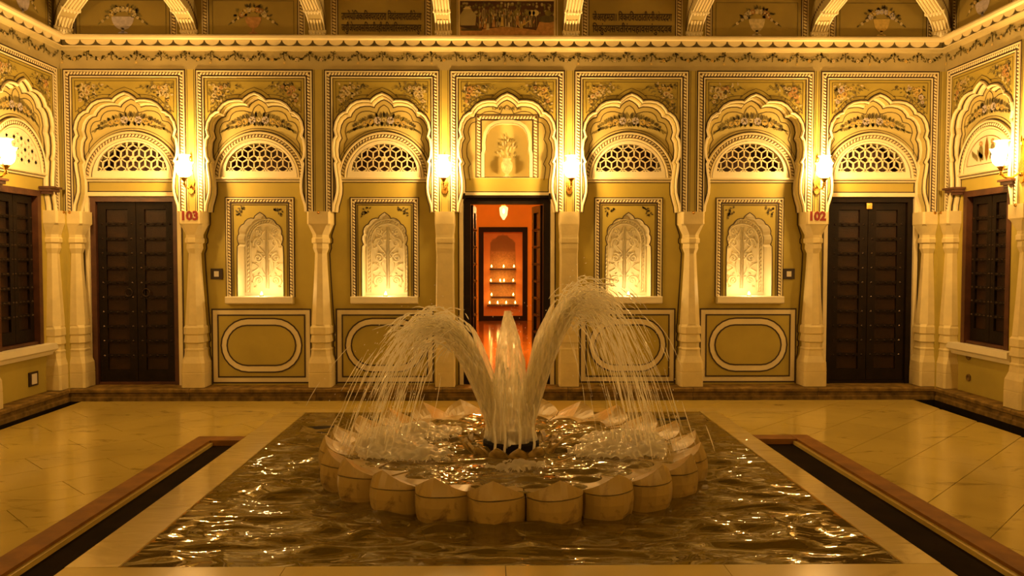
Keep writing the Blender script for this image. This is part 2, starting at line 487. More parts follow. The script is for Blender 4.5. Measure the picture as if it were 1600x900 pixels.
def rope_band(path, w, y, step=0.032, base='rope', bead='cream'):
    """dark band with raised slanting leaves, like the carved borders"""
    mb = MB()
    mb.ribbon(path, w, y, base)
    pts = [Vector(p) for p in path]
    for a, b in zip(pts, pts[1:]):
        d = b - a; L = d.length
        if L < step * .6: continue
        d.normalize(); nn = Vector((-d.y, d.x))
        n = max(1, int(L / step))
        for i in range(n):
            c = a + d * (L * (i + .5) / n)
            l = L / n
            q = [c - d * l * .55 - nn * w * .38, c + d * l * .12 - nn * w * .40, c + d * l * .55 + nn * w * .38, c - d * l * .12 + nn * w * .40]
            mid = c
            mb.add([(p.x, y - 0.002, p.y) for p in q] + [(mid.x, y - 0.009, mid.y)], [(0, 1, 4), (1, 2, 4), (2, 3, 4), (3, 0, 4)], bead)
    return mb

def frame_path(cx, hw, zb, zt, o):
    return [(cx - hw + o, zb), (cx - hw + o, zt - o), (cx + hw - o, zt - o), (cx + hw - o, zb)]

# ------------------------------------------------------------------ wall frames: local x along the wall, y into it, z up
WALLS = {'back': ((0, YA, 0), 0.0), 'left': ((XL, 0, 0), PI / 2), 'right': ((XRT, 0, 0), -PI / 2)}
def wpos(w, x, y, z):
    o, r = WALLS[w]
    c, s = math.cos(r), math.sin(r)
    return (o[0] + c * x - s * y, o[1] + s * x + c * y, o[2] + z)
def wrot(w): return WALLS[w][1]

Z_LB = ZR(279)                 # foot of the lunettes
R_LUN = 0.485
JALI_R, JALI_Z0 = 0.350, ZR(268)
def jali_outline(cx, s=1.0, n=28):
    return [(cx + JALI_R * s, JALI_Z0)] + arc(cx, JALI_Z0, JALI_R * s, 0, PI, n, 0.292 * s)[1:-1] + [(cx - JALI_R * s, JALI_Z0)]

def jali_lattice(cx, y0, y1, s=1.0, w=0.0115, m='cream'):
    """cube-pattern stone lattice cut to the lunette opening"""
    mb = MB(); a = 0.070 * s
    def inside(x, z): return z > JALI_Z0 and ((x - cx) / (JALI_R * s)) ** 2 + ((z - JALI_Z0) / (0.292 * s)) ** 2 < 1.0
    done = set()
    dx = a * math.sqrt(3)
    for j in range(-3, 5):
        for i in range(-5, 6):
            hx = cx + dx * i + (dx / 2 if j % 2 else 0); hz = JALI_Z0 + 0.130 + 1.5 * a * j + a
            corners = [(hx + a * math.sin(k * PI / 3), hz + a * math.cos(k * PI / 3)) for k in range(6)]
            segs = [(corners[k], corners[(k + 1) % 6]) for k in range(6)] + [((hx, hz), corners[k]) for k in (1, 3, 5)]
            for p, q in segs:
                key = tuple(sorted(((round(p[0], 3), round(p[1], 3)), (round(q[0], 3), round(q[1], 3)))))
                if key in done: continue
                done.add(key)
                N = 16; run = []
                for t in range(N + 1):
                    X = p[0] + (q[0] - p[0]) * t / N; Z = p[1] + (q[1] - p[1]) * t / N
                    if inside(X, Z): run.append((X, Z))
                if len(run) > 2:
                    A, B = run[0], run[-1]
                    L = offset([A, B], w / 2); R = offset([A, B], -w / 2)
                    mb.slab([L[0], L[1], R[1], R[0]], y0, y1, m)
    for k in range(6):
        q = (cx + .022 * math.cos(k * PI / 3), JALI_Z0 + .130 + .022 * math.sin(k * PI / 3))
        mb.slab(arc(q[0], q[1], .011, 0, 2 * PI - .6, 7), y0 - .003, y1, m)
    return mb

def scroll(cx, cz, r, turns, a0, sgn, n=26):
    return [(cx + sgn * r * (1 - 0.82 * t / n) * math.cos(a0 + turns * 2 * PI * t / n), cz + r * (1 - 0.82 * t / n) * math.sin(a0 + turns * 2 * PI * t / n)) for t in range(n + 1)]

def carved_panel(cx, y, zb, zt, half):
    """carved plaster relief at the back of a niche"""
    mb = MB()
    H = zt - zb
    def sw(path, r=0.0055):
        mb.tube([(p[0], y - 0.006, p[1]) for p in path], r * 1.5, 6, 'white')
    rim = [(cx - half, zb)] + arc(cx, zb + H * .70, half, PI, 0, 22, H * .30) + [(cx + half, zb)]
    sw(rim, 0.006)
    inn = [(cx - half * .80, zb)] + arc(cx, zb + H * .70, half * .80, PI, 0, 22, H * .24) + [(cx + half * .80, zb)]
    sw(inn, 0.006)
    mid = [((a[0] + b[0]) / 2, (a[1] + b[1]) / 2) for a, b in zip(rim, inn)]
    for (a, b) in zip(mid, mid[1:]):
        n = max(1, int((Vector(b) - Vector(a)).length / 0.04))
        for k in range(n):
            t = (k + .5) / n
            px, pz = a[0] + (b[0] - a[0]) * t, a[1] + (b[1] - a[1]) * t
            sw([(px - .011, pz - .014), (px, pz), (px + .011, pz + .014)], .006)
    sw([(cx - .012, zb + .04), (cx - .012, zt - H * .10)]); sw([(cx + .012, zb + .04), (cx + .012, zt - H * .10)])
    for s in (-1, 1):
        for fz, r, a0 in ((.16, .062, -1.2), (.47, .055, 1.3), (.68, .060, -1.0), (.83, .036, 1.2)):
            c = cx + s * half * .42
            sw(scroll(c, zb + H * fz, r, 1.5, a0, s))
            sw(scroll(c, zb + H * fz, r * .45, 1.0, a0 + 2, -s, 14), 0.004)
            for q in range(5):
                an = a0 + 0.9 * q
                sw([(c + s * r * 1.05 * math.cos(an), zb + H * fz + r * 1.05 * math.sin(an)), (c + s * (r * 1.35) * math.cos(an + .25), zb + H * fz + r * 1.35 * math.sin(an + .25))], 0.005)
        sw([(cx + s * (.015 + .05 * math.sin(t / 12 * PI)), zb + H * (.22 + .30 * t / 12)) for t in range(13)])
        sw([(cx + s * (.02 + .085 * math.sin(t / 12 * PI) ** 2), zb + H * (.50 + .36 * t / 12)) for t in range(13)])
        sw([(cx + s * half * (.72 - .3 * math.sin(t / 10 * PI)), zb + H * (.28 + .12 * t / 10)) for t in range(11)])
    return mb

NICHE_LIGHTS = []
def stadium(cx, cz, hw, hh, n=12):
    return arc(cx + hw - hh, cz, hh, -PI / 2, PI / 2, n) + arc(cx - hw + hh, cz, hh, PI / 2, 3 * PI / 2, n)

def bay(wname, wall, mw, cx, hw, x0, x1, kind, rec, fm, upper):
    s = hw / 0.60
    AP = arch_path(cx, hw)
    f0, f1 = cx - hw, cx + hw
    # --- the arcade screen itself goes into the wall mesh
    mw.poly(rect(x0, x1, Z_FT, Z_CORN), 0, 'frieze')
    mw.poly(rect(x0, f0, Z_CAP, Z_FT), 0, 'strip'); mw.poly(rect(f1, x1, Z_CAP, Z_FT), 0, 'strip')
    mw.poly([(f0, Z_CAP), (f0, Z_FT), (f1, Z_FT), (f1, Z_CAP)] + list(reversed(AP)), 0, 'olive')
    mw.wallstrip(AP, 0, rec, 'lunette')
    for a, b in ((x0, AP[0][0]), (AP[-1][0], x1)):
        mw.add([(a, 0, Z_CAP), (b, 0, Z_CAP), (b, rec, Z_CAP), (a, rec, Z_CAP)], [(0, 1, 2, 3)], 'cream')
    zt = ZA(140)
    e0 = 0.16 if x0 in (XL, -YA) else 0
    e1 = 0.16 if x1 in (XRT, YA) else 0
    low_holes, high_holes = [], []
    if kind in ('door', 'niche', 'window'): high_holes.append(jali_outline(cx, s))
    if kind == 'vase':
        kr = YR / F_PX
        vz0, vz1 = ZR(277), ZR(192)
        v_out = [(cx + 35 * kr, vz0), (cx + 35 * kr, ZR(240)), (cx + 33 * kr, ZR(234)), (cx + 33.5 * kr, ZR(222)), (cx + 31 * kr, ZR(208)), (cx + 26 * kr, ZR(199)), (cx + 18 * kr, ZR(194)), (cx + 8 * kr, vz1)]
        v_out = v_out + [(2 * cx - x, z) for x, z in reversed(v_out)]
        high_holes.append(v_out)
    if kind == 'niche':
        NP = niche_path(cx)
        low_holes.append(NP)
    if kind in ('door', 'vase'):
        dw = 0.462 if kind == 'door' else 0.462
        dz1 = ZR(307)
        LOW = [(x0 - e0, ZP - .01), (cx - dw, ZP - .01), (cx - dw, dz1), (cx + dw, dz1), (cx + dw, ZP - .01), (x1 + e1, ZP - .01), (x1 + e1, Z_LB), (x0 - e0, Z_LB)]
        mw.poly(LOW, rec, 'olive')
        mw.wallstrip([(cx - dw, ZP - .01), (cx - dw, dz1), (cx + dw, dz1), (cx + dw, ZP - .01)], rec, rec + .2, 'cream')
    elif kind in ('shutter', 'shutter_right'):
        wh, wz0, wz1 = 0.37, 0.60, 2.13
        hole = rect(cx - wh, cx + wh, wz0, wz1)
        mw.poly(rect(x0 - e0, x1 + e1, ZP - .01, Z_LB), rec, 'olive', [hole])
        mw.wallstrip(hole, rec, rec + .2, 'cream', True)
    elif kind == 'niche':
        mw.poly(rect(x0 - e0, x1 + e1, ZP - .01, Z_LB), rec, 'olive', [NP])
    mw.poly(rect(x0 - e0, x1 + e1, Z_LB, zt), rec, 'lunette', high_holes)
    for h in high_holes: mw.wallstrip(h, rec, rec + .12, 'cream', True)
    # --- upper storey wall
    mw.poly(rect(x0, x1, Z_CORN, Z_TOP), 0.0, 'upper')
    # --- carved border of the arch frame
    b = MB()
    b.ribbon(frame_path(cx, hw, Z_CAP, Z_FT, 0.003), 0.013, -0.003, 'line')
    b.molding(frame_path(cx, hw, Z_CAP, Z_FT, 0.0), [(-.010, 0), (-.012, -.012), (-.022, -.012), (-.024, -.002)], 'cream')
    b.ribbon(frame_path(cx, hw, Z_CAP, Z_FT, 0.064), 0.014, -0.004, 'line')
    b.molding(frame_path(cx, hw, Z_CAP, Z_FT, 0.0), [(-.070, 0), (-.071, -.010), (-.080, -.010), (-.082, 0)], 'cream')
    b.ribbon(frame_path(cx, hw, Z_CAP, Z_FT, 0.088), 0.008, -0.003, 'line')
    b.build('frame_lines', wall)
    rope_band(frame_path(cx, hw, Z_CAP, Z_FT, 0.041), 0.036, -0.003).build('rope_border', wall)
    # thin painted lines on the pilaster strips
    pl = MB()
    for xx in (f0 - 0.018, f1 + 0.018):
        pl.ribbon([(xx, Z_CAP), (xx, Z_FT + .0)], 0.005, -0.003, 'line')
    pl.build('painted_line', wall)
    # --- arch moulding with painted outlines and a painted-in shadow line
    b = MB()
    b.molding(AP, [(0.0, 0.002), (0.003, -.014), (0.010, -.020), (0.018, -.018), (0.024, -.008), (0.026, 0.001)], 'cream')
    b.ribbon(offset(AP, 0.032), 0.012, -0.003, 'line')
    b.molding(AP, [(-.001, .012), (-.0035, .016), (-.0035, .024), (-.001, .028)], 'line')  # shadow line between the two rolls, put in as a dark strip
    b.molding(AP, [(0.0, rec - .045), (-.009, rec - .040), (-.013, rec - .028), (-.013, rec - .012), (-.008, rec)], 'cream')
    b.ribbon(offset(AP, -.018), .009, rec - .003, 'line')
    b.build('arch_moulding', wall)
    top = [p for p in offset(AP, 0.070) if p[1] > ZA(186)]
    top = [(f0 + .122, top[0][1])] + [p for p in top if f0 + .122 < p[0] < f1 - .122] + [(f1 - .122, top[-1][1])]
    b = MB()
    b.ribbon(top + [(f1 - .118, Z_FT - .118), (f0 + .118, Z_FT - .118)], 0.005, -0.003, 'line', True)
    b.build('spandrel_line', wall)
    for sx in (-1, 1):
        corner_spray(cx + sx * (hw - .145), Z_FT - .145, -sx, 0.29 * s, 0.26, -0.004, fm).build('flower_spray', wall)
    # --- inner outline on the recessed lunette wall
    b = MB()
    inn = [p for p in offset(AP, -0.068) if p[1] > ZA(280)]
    b.ribbon(inn, 0.007, rec - 0.003, 'line')
    b.build('painted_outline', wall)
    # --- lunette
    if kind != 'vase':
        b = MB()
        ring = arc(cx, Z_LB, R_LUN * s, PI, 0, 40, R_LUN)
        b.molding(ring, [(0.0, rec), (-.002, rec - .03), (-.016, rec - .034), (-.022, rec - .022)], 'cream')
        b.molding(ring, [(-.060, rec - .012), (-.062, rec - .028), (-.074, rec - .028), (-.078, rec - .006), (-.08, rec)], 'cream')
        b.ribbon(offset(ring, 0.007), 0.012, rec - .004, 'line')
        b.ribbon(offset(ring, 0.035), 0.005, rec - .004, 'line')
        b.ribbon(offset(ring, -0.086), 0.004, rec - .012, 'line')
        b.build('lunette_moulding', wall)
        rope_band(offset(ring, -0.041), 0.036, rec - .014, 0.028).build('rope_arch', wall)
        b = MB()
        outl = arc(cx, Z_LB + .004, (R_LUN - .08) * s, 0, PI, 30, R_LUN - .08)
        b.poly(outl, rec - .010, 'white', [jali_outline(cx, s)] if kind in ('door', 'niche', 'window') else [])
        b.wallstrip(jali_outline(cx, s), rec - .010, rec + .03, 'white', True)
        b.build('lunette_surround', wall)
        b = MB()
        b.molding([(cx - .49 * s, Z_LB - .004), (cx + .49 * s, Z_LB - .004)], [(.010, rec), (.010, rec - .04), (-.006, rec - .04), (-.010, rec - .02), (-.032, rec - .015), (-.034, rec)], 'cream')
        b.ribbon([(cx - .49 * s, Z_LB - .020), (cx + .49 * s, Z_LB - .020)], 0.006, rec - .024, 'line')
        b.ribbon([(cx - .49 * s, Z_LB - .044), (cx + .49 * s, Z_LB - .044)], 0.006, rec - .004, 'line')
        b.build('lunette_ledge', wall)
        garland_arch(cx, ZR(203), 0.345 * s, 0.10, rec - .004).build('flower_garland', wall)
    # --- what fills the lower wall
    kr = YR / F_PX
    if kind == 'niche':
        NPo = niche_path(cx)
        nd_ = 0.25
        b = MB()
        b.wallstrip(NPo, rec, rec + nd_, 'white')
        b.poly(NPo, rec + nd_, 'white')
        b.ribbon(NPo, 0.010, rec - .004, 'line')
        n = b.build('niche', wall)
        carved_panel(cx, rec + nd_, ZR(463) + .035, ZR(341), 0.225).build('carved_relief', n, smooth=True)
        hwf = 53.5 * kr; z1 = ZR(308.5); z0 = ZR(464)
        b = MB()
        b.ribbon(frame_path(cx, hwf, z0, z1, 0.004), 0.013, rec - .003, 'line')
        b.ribbon(frame_path(cx, hwf, z0, z1, 0.060), 0.013, rec - .003, 'line')
        b.ribbon(frame_path(cx, hwf, z0, z1, 0.080), 0.008, rec - .003, 'line')
        b.molding(frame_path(cx, hwf, z0, z1, 0), [(-.008, rec), (-.010, rec - .014), (-.020, rec - .014), (-.022, rec)], 'cream')
        b.build('niche_frame', wall)
        rope_band(frame_path(cx, hwf, z0, z1, 0.038), 0.032, rec - .004).build('niche_rope_border', wall)
        for sx in (-1, 1):
            sp = MB()
            for k in range(16):
                u, v = random.random(), random.random()
                if u + v > 1: u, v = 1 - u, 1 - v
                leaf(sp, cx + sx * (.238 - u * .10), ZR(325) - v * .10, random.uniform(0, 6.3), .03, .017, rec - .004, 'leafd')
            sp.build('flower_spray', wall)
        b = MB()
        zs = ZR(463)
        b.molding([(cx - 52 * kr, zs - .035), (cx + 52 * kr, zs - .035)], [(.036, rec + .24), (.036, rec - .07), (.030, rec - .078), (-.030, rec - .078), (-.042, rec - .065), (-.042, rec)], 'white')
        for xx in (cx - 52 * kr, cx + 52 * kr):
            b.add([(xx, rec, zs), (xx, rec - .07, zs), (xx, rec - .078, zs - .006), (xx, rec - .078, zs - .065), (xx, rec - .065, zs - .077), (xx, rec, zs - .077)], [(0, 1, 2, 3, 4, 5)], 'white')
        b.build('niche_sill', wall)
        NICHE_LIGHTS.append((wname, cx + .005, rec + .01, zs + .001))
        # dado panel
        xl, xr = x0 + .137, x1 - .137
        cxx = (xl + xr) / 2; hwd = (xr - xl) / 2
        z0, z1 = ZR(597), ZR(483); cz = ZR(539)
        b = MB()
        b.poly(rect(cxx - hwd, cxx + hwd, z0, z1), rec - .003, 'cream')
        b.poly(rect(cxx - hwd + .062, cxx + hwd - .062, z0 + .062, z1 - .062), rec - .006, 'olive')
        st1 = stadium(cxx, cz, hwd - .093, .285); st2 = stadium(cxx, cz, hwd - .157, .213)
        b.poly(st1, rec - .009, 'cream'); b.poly(st2, rec - .012, 'olive')
        b.ribbon(rect(cxx - hwd, cxx + hwd, z0, z1), .015, rec - .005, 'line', True)
        b.ribbon(rect(cxx - hwd + .062, cxx + hwd - .062, z0 + .062, z1 - .062), .015, rec - .008, 'line', True)
        b.ribbon(st1, .015, rec - .011, 'line', True); b.ribbon(st2, .015, rec - .014, 'line', True)
        b.build('dado_panel', wall)
    if kind in ('door', 'vase'):
        b = MB()
        zd = ZR(307)
        b.molding([(cx - .462, ZP), (cx - .462, zd), (cx + .462, zd), (cx + .462, ZP)], [(0.0, rec), (0.0, rec - .012), (.040, rec - .012), (.044, rec)], 'cream')
        b.ribbon([(cx - .512, ZP), (cx - .512, zd + .048), (cx + .512, zd + .048), (cx + .512, ZP)], .011, rec - .003, 'line')
        b.ribbon([(cx - .575, ZP + .02), (cx - .575, zd - .05)], .010, rec - .003, 'line')
        b.ribbon([(cx + .575, ZP + .02), (cx + .575, zd - .05)], .010, rec - .003, 'line')
        b.build('door_surround', wall)
    if kind == 'vase':
        b = MB()
        b.poly(v_out, rec + .12, 'lunette')
        n = b.build('vase_niche', wall)
        hwv = 49 * kr; z1 = ZR(178.5); z0 = ZR(277)
        b = MB()
        b.ribbon(frame_path(cx, hwv, z0, z1, 0.004), 0.008, rec - .003, 'line')
        b.ribbon(frame_path(cx, hwv, z0, z1, 0.062), 0.010, rec - .003, 'line')
        b.ribbon([(cx - hwv, z0), (cx + hwv, z0)], 0.008, rec - .003, 'line')
        b.ribbon(v_out, 0.008, rec - .003, 'line')
        b.molding(v_out, [(0.0, rec), (0.0, rec - .014), (-.03, rec - .014), (-.034, rec)], 'cream')
        b.build('vase_niche_frame', wall)
        rope_band(frame_path(cx, hwv, z0, z1, 0.035), 0.040, rec - .004).build('rope_border', wall)
        # relief vase with leaves
        b = MB()
        prof = [(.012, 0), (.040, .004), (.042, .012), (.016, .030), (.016, .045), (.050, .075), (.062, .12), (.058, .16), (.040, .185), (.042, .195), (.046, .205), (.040, .212)]
        b.lathe(prof, 20, 'fcre', (cx, rec + .085, z0))
        v = b.build('relief_vase', wall, smooth=True)
        b = MB()
        for k in range(46):
            u = random.uniform(-1, 1); t = random.random()
            leaf(b, cx + u * .11 * (1 - t * .8), z0 + .21 + .23 * t, PI / 2 - u * .8 + random.uniform(-.4, .4), .045, .014, rec + .112 - random.random() * .01, random.choice(['leaf', 'fcre', 'leaf']))
        b.build('relief_leaves', wall)
        g = MB()
        for k in range(20):
            t = -1 + 2 * (k + .5) / 20
            leaf(g, cx + t * .15, ZR(170) - .01 + random.uniform(-.012, .012), random.uniform(.6, 2.5), .035, .016, rec - .004, 'leaf')
        rosette(g, cx, ZR(170), .02, rec - .005, 'fcre', 'leaf')
        g.build('flower_garland', wall)
    # --- painted panel of the upper storey
    if upper:
        uh = hw - 0.075
        z0, z1 = Z_LEDGE, Z_LEDGE + .48
        b = MB()
        b.poly(rect(cx - uh, cx + uh, z0, z1), -.003, 'upper')
        b.ribbon(frame_path(cx, uh, z0, z1, .004), .009, -.005, 'cream')
        b.ribbon(frame_path(cx, uh, z0, z1, .060), .008, -.006, 'cream')
        b.ribbon(frame_path(cx, uh, z0, z1, .070), .010, -.005, 'line')
        if upper.startswith('vase'):
            b.ribbon(frame_path(cx, uh, z0 + .03, z1, .110), .005, -.006, 'leafd')
            b.ribbon([(cx - uh + .11, z0 + .03), (cx + uh - .11, z0 + .03)], .004, -.006, 'leafd')
        p = b.build('upper_panel', wall)
        if upper != 'painting':
            rope_band(frame_path(cx, uh, z0, z1, .032), .042, -.005, .030, 'maroon', 'column').build('rope_border', p)
        if upper.startswith('vase'):
            vm = {'vase_white': 'flil', 'vase_red': 'fred', 'vase_cream': 'fcre', 'vase_yellow': 'fyel'}[upper]
            b = MB()
            g = 1.35
            bowl = arc(cx, z0 + .205, (.085 if upper == 'vase_white' else .062) * g, PI, 2 * PI, 12, (.10 if upper != 'vase_red' else .085) * g)
            b.poly(bowl, -.008, vm)
            b.poly(rect(cx - .014, cx + .014, z0 + .045, z0 + .09), -.008, vm)
            b.poly(arc(cx, z0 + .035, .05, 0, PI, 8, .02), -.008, vm)
            for k in range(60):
                a = random.uniform(-.1, PI + .1); r = random.uniform(.3, 1)
                leaf(b, cx + .17 * r * math.cos(a), z0 + .215 + .10 * r * math.sin(a), a + random.uniform(-.5, .5), .042, .022, -.008, random.choice(['leafd', 'leaf']))
            for k in range(9):
                a = PI * k / 8
                rosette(b, cx + .115 * math.cos(a), z0 + .225 + .055 * math.sin(a), .030, -.010, random.choice(fm), 'fcre')
            for sx in (-1, 1):
                for k in range(7):
                    leaf(b, cx + sx * (.13 + .017 * k), z0 + .215 - .012 * k, -.8 if sx > 0 else PI + .8, .034, .016, -.008, random.choice(['leaf', 'leafd']))
                    if k % 3 == 1: rosette(b, cx + sx * (.135 + .017 * k), z0 + .205 - .012 * k, .018, -.010, 'fcre', 'fyel', 6)
            b.build('painted_bouquet', p)

def wall_object(wname, mw, label):
    o, r = WALLS[wname]
    w = bpy.data.objects.new('wall_' + wname, mw.mesh('wall_' + wname)) if mw else None
    COL.objects.link(w)
    w.location = o; w.rotation_euler = (0, 0, r)
    return tag(w, label, 'wall', kind='structure')

FM = [['fcre', 'fyel'], ['fyel', 'fcre', 'fred'], ['fcre'], ['fred', 'fyel'], ['fyel', 'fyel', 'fcre'], ['fred', 'fcre'], ['flil', 'fyel']]
KINDS = ['door', 'niche', 'niche', 'vase', 'niche', 'niche', 'door']
UPPER = ['vase_white', 'vase_red', 'text', 'painting', 'text', 'vase_cream', 'vase_yellow']
# the wall meshes are filled bay by bay and swapped in at the end
def new_wall(wname, label):
    w = bpy.data.objects.new('wall_' + wname, bpy.data.meshes.new('empty'))
    COL.objects.link(w)
    w.location, w.rotation_euler = WALLS[wname][0], (0, 0, WALLS[wname][1])
    return tag(w, label, 'wall', kind='structure')

mw_back = MB()
wall_back = new_wall('back', 'olive and cream painted wall with seven scalloped arches facing the fountain')
for i in range(7):
    cx, hw = BAYS[i]
    bay('back', wall_back, mw_back, cx, hw, EDGES[i], EDGES[i + 1], KINDS[i], REC, FM[i], UPPER[i])
for xa, xb in ((XL - .12, XL + .075), (XRT - .075, XRT + .12)):
    b = MB(); b.box(xa, xb, -.075, REC + .05, ZP - .01, Z_CAP, 'olive'); pier = b.build('trim_%d' % (7 if xa < 0 else 8)); pier.location = (0, YA, 0)
    tag(pier, 'olive corner pier behind the columns by the %s door' % ('ring-handled' if xa < 0 else 'padlocked'), 'pier', kind='structure')
wall_back.data = mw_back.mesh('wall_back')
swag_frieze(XL + .03, XRT - .03, ZA(82), -.004).build('painted_swags', wall_back)

SREC = 0.08
SIDE_HW = 0.575
SIDE_C = [7.60 - 1.27 * k for k in range(4)]
SIDE_E = [YA, 6.965] + [6.965 - 1.27 * k for k in range(1, 4)]
for wname, sg, label in (('left', 1, 'painted side wall with lattice lunette and shuttered window beside the ring-handled door'), ('right', -1, 'painted side wall with painted lunette and shuttered window beside the padlocked door')):
    mw = MB()
    wall = new_wall(wname, label)
    for k in range(4):
        a, b_ = sorted((sg * SIDE_E[k], sg * SIDE_E[k + 1]))
        bay(wname, wall, mw, sg * SIDE_C[k], SIDE_HW, a, b_, 'shutter' if wname == 'left' else 'shutter_right', SREC, FM[(k * 2 + 1) % 7], 'vase_white' if k % 2 == 0 else 'vase_cream')
    a, b_ = sorted((sg * SIDE_E[4], sg * -2.2))
    mw.poly(rect(a, b_, ZP, Z_TOP), 0, 'strip')
    wall.data = mw.mesh('wall_' + wname)
    a, b_ = sorted((sg * (YA - .03), sg * SIDE_E[4]))
    swag_frieze(a, b_, ZA(82), -.004).build('painted_swags', wall)
mb = MB(); mb.box(XL - .1, XRT + .1, -2.35, -2.2, 0, Z_TOP, 'strip')
tag(mb.build('wall_rear'), 'plain plastered wall closing the courtyard behind the viewer', 'wall', kind='structure')

# ------------------------------------------------------------------ cornice, soffit, plinth, gutter
CPROF = [(0, 3.72), (.105, 3.72), (.110, 3.705), (.105, 3.685), (.058, 3.676), (.054, 3.620), (.066, 3.617), (.066, 3.607), (.012, 3.594), (0, 3.580)]
CMAT = ['cream', 'cream', 'cream', 'cream', 'leafd', 'cream', 'cream', 'frieze', 'frieze']
def cornice(n, wname, x0, x1, mit0, mit1, label):
    t = thing('trim_%d' % n, label, 'cornice', WALLS[wname][0], wrot(wname), kind='structure')
    mb = MB()
    for (p, z), (q, z2), m in zip(CPROF, CPROF[1:], CMAT):
        mb.add([(x0 + mit0 * p, -p, z), (x1 - mit1 * p, -p, z), (x1 - mit1 * q, -q, z2), (x0 + mit0 * q, -q, z2)], [(0, 1, 2, 3)], m)
    mb.build('cornice_moulding', t)
    sc = MB()
    hd = arc(0, 0, .072, PI, 2 * PI, 12, .052)
    sc.poly(hd, -.010, 'cream'); sc.wallstrip(hd, -.010, 0.004, 'cream', True)
    me = sc.mesh('scallop')
    k = int((x1 - x0 - .18) / 0.157); w = (x1 - x0 - .18) / k
    for i in range(k):
        put('scallop', me, t, (x0 + .09 + w * (i + .5), -.058, 3.6755))
    return t
cornice(1, 'back', XL, XRT, 1, 1, 'cream cornice with scalloped band above the seven arches')
cornice(2, 'left', -2.2, YA, 0, 1, 'cream cornice with scalloped band along the side wall by the ring-handled door')
cornice(3, 'right', -YA, 2.2, 1, 0, 'cream cornice with scalloped band along the side wall by the padlocked door')

mb = MB()
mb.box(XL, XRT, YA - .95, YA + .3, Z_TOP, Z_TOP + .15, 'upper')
tag(mb.build('trim_4'), 'underside of the upper balcony carried by brackets', 'balcony', kind='structure')
mb = MB(); mb.box(XL - .3, XL + .95, -2.2, YA - .95, Z_TOP, Z_TOP + .15, 'upper')
tag(mb.build('trim_5'), 'underside of the balcony over the wall by the ring-handled door', 'balcony', kind='structure')
mb = MB(); mb.box(XRT - .95, XRT + .3, -2.2, YA - .95, Z_TOP, Z_TOP + .15, 'upper')
tag(mb.build('trim_6'), 'underside of the balcony over the wall by the padlocked door', 'balcony', kind='structure')

PL = 0.090
PPROF = [(-.35, ZP), (PL - .012, ZP), (PL, ZP - .012), (PL, ZP - .040), (PL - .022, ZP - .052), (PL - .022, ZP - .085), (PL - .008, ZP - .095), (PL - .008, -.02), (PL - .012, -.16)]
def plinth(n, wname, x0, x1, mit0, mit1, name):
    t = thing(name, None, None, WALLS[wname][0], wrot(wname), kind='structure')
    k = max(1, int((x1 - x0) / 1.3)); w = (x1 - x0) / k
    for i in range(k):
        mb = MB()
        a, b = x0 + w * i + (.002 if i else 0), x0 + w * (i + 1) - (.002 if i < k - 1 else 0)
        m0 = mit0 if i == 0 else 0; m1 = mit1 if i == k - 1 else 0
        for (p, z), (q, z2) in zip(PPROF, PPROF[1:]):
            mb.add([(a + m0 * p, -p, z), (b - m1 * p, -p, z), (b - m1 * q, -q, z2), (a + m0 * q, -q, z2)], [(0, 1, 2, 3)], 'plinth' if z2 > -.05 else 'black')
        mb.build('step_stone', t)
    return t
tag(plinth(1, 'back', XL, XRT, 1, 1, 'baseboard_back'), 'worn brown stone step along the foot of the arches', 'step')
tag(plinth(2, 'left', -2.2, YA, 0, 1, 'baseboard_left'), 'worn brown stone step below the shuttered window by the ring-handled door', 'step')
tag(plinth(3, 'right', -YA, 2.2, 1, 0, 'baseboard_right'), 'worn brown stone step below the shuttered window by the padlocked door', 'step')

# ------------------------------------------------------------------ floor, pool, channels
FX0, FX1, FY1 = at(0, 672, Z=0).x, at(1600, 683, Z=0).x, at(790, 626, Z=0).y
PX0, PX1, PY0, PY1 = -1.77, 1.97, 3.70, 7.45       # water edge
RX0, RX1 = -2.02, 2.14                              # outer edge of the marble rim
CLX, CRX = (-2.26, -2.40), (2.45, 2.59)             # channel side and outer side of the kerbs
CY = (6.29, 6.44)
print('floor', FX0, FX1, FY1)
YB = -2.2
regions = [(FX0, CLX[1], YB, FY1), (CRX[1], FX1, YB, FY1), (CLX[1], RX0, CY[1], FY1), (RX1, CRX[1], CY[1], FY1), (RX0, RX1, PY1 + .19, FY1), (RX0, RX1, YB, 3.40)]
def clip(poly, axis, val, keep_gt):
    out = []
    for i in range(len(poly)):
        a, b = poly[i - 1], poly[i]
        ia = (a[axis] >= val) == keep_gt or a[axis] == val
        ib = (b[axis] >= val) == keep_gt or b[axis] == val
        if ia != ib:
            t = (val - a[axis]) / (b[axis] - a[axis])
            out.append((a[0] + (b[0] - a[0]) * t, a[1] + (b[1] - a[1]) * t))
        if ib: out.append(b)
    return out
floor = MB()
floor.box(FX0, RX0 - .40, YB, FY1, -.14, -.02, 'black')
floor.box(RX1 + .46, FX1, YB, FY1, -.14, -.02, 'black')
floor.box(RX0 - .40, RX1 + .46, CY[1], FY1, -.14, -.02, 'black')
floor.box(RX0, RX1, YB, 3.40, -.14, -.02, 'kerb')
floor.box(XL - .05, XRT + .05, YB, YA + .05, -.20, -.145, 'black')
floor = tag(floor.build('floor'), 'polished marble courtyard floor laid on the diagonal', 'floor', kind='structure')
TA, TB, G = 0.42, 0.84, 0.0025
c45 = math.sqrt(.5)
O = (0.15, 1.0)
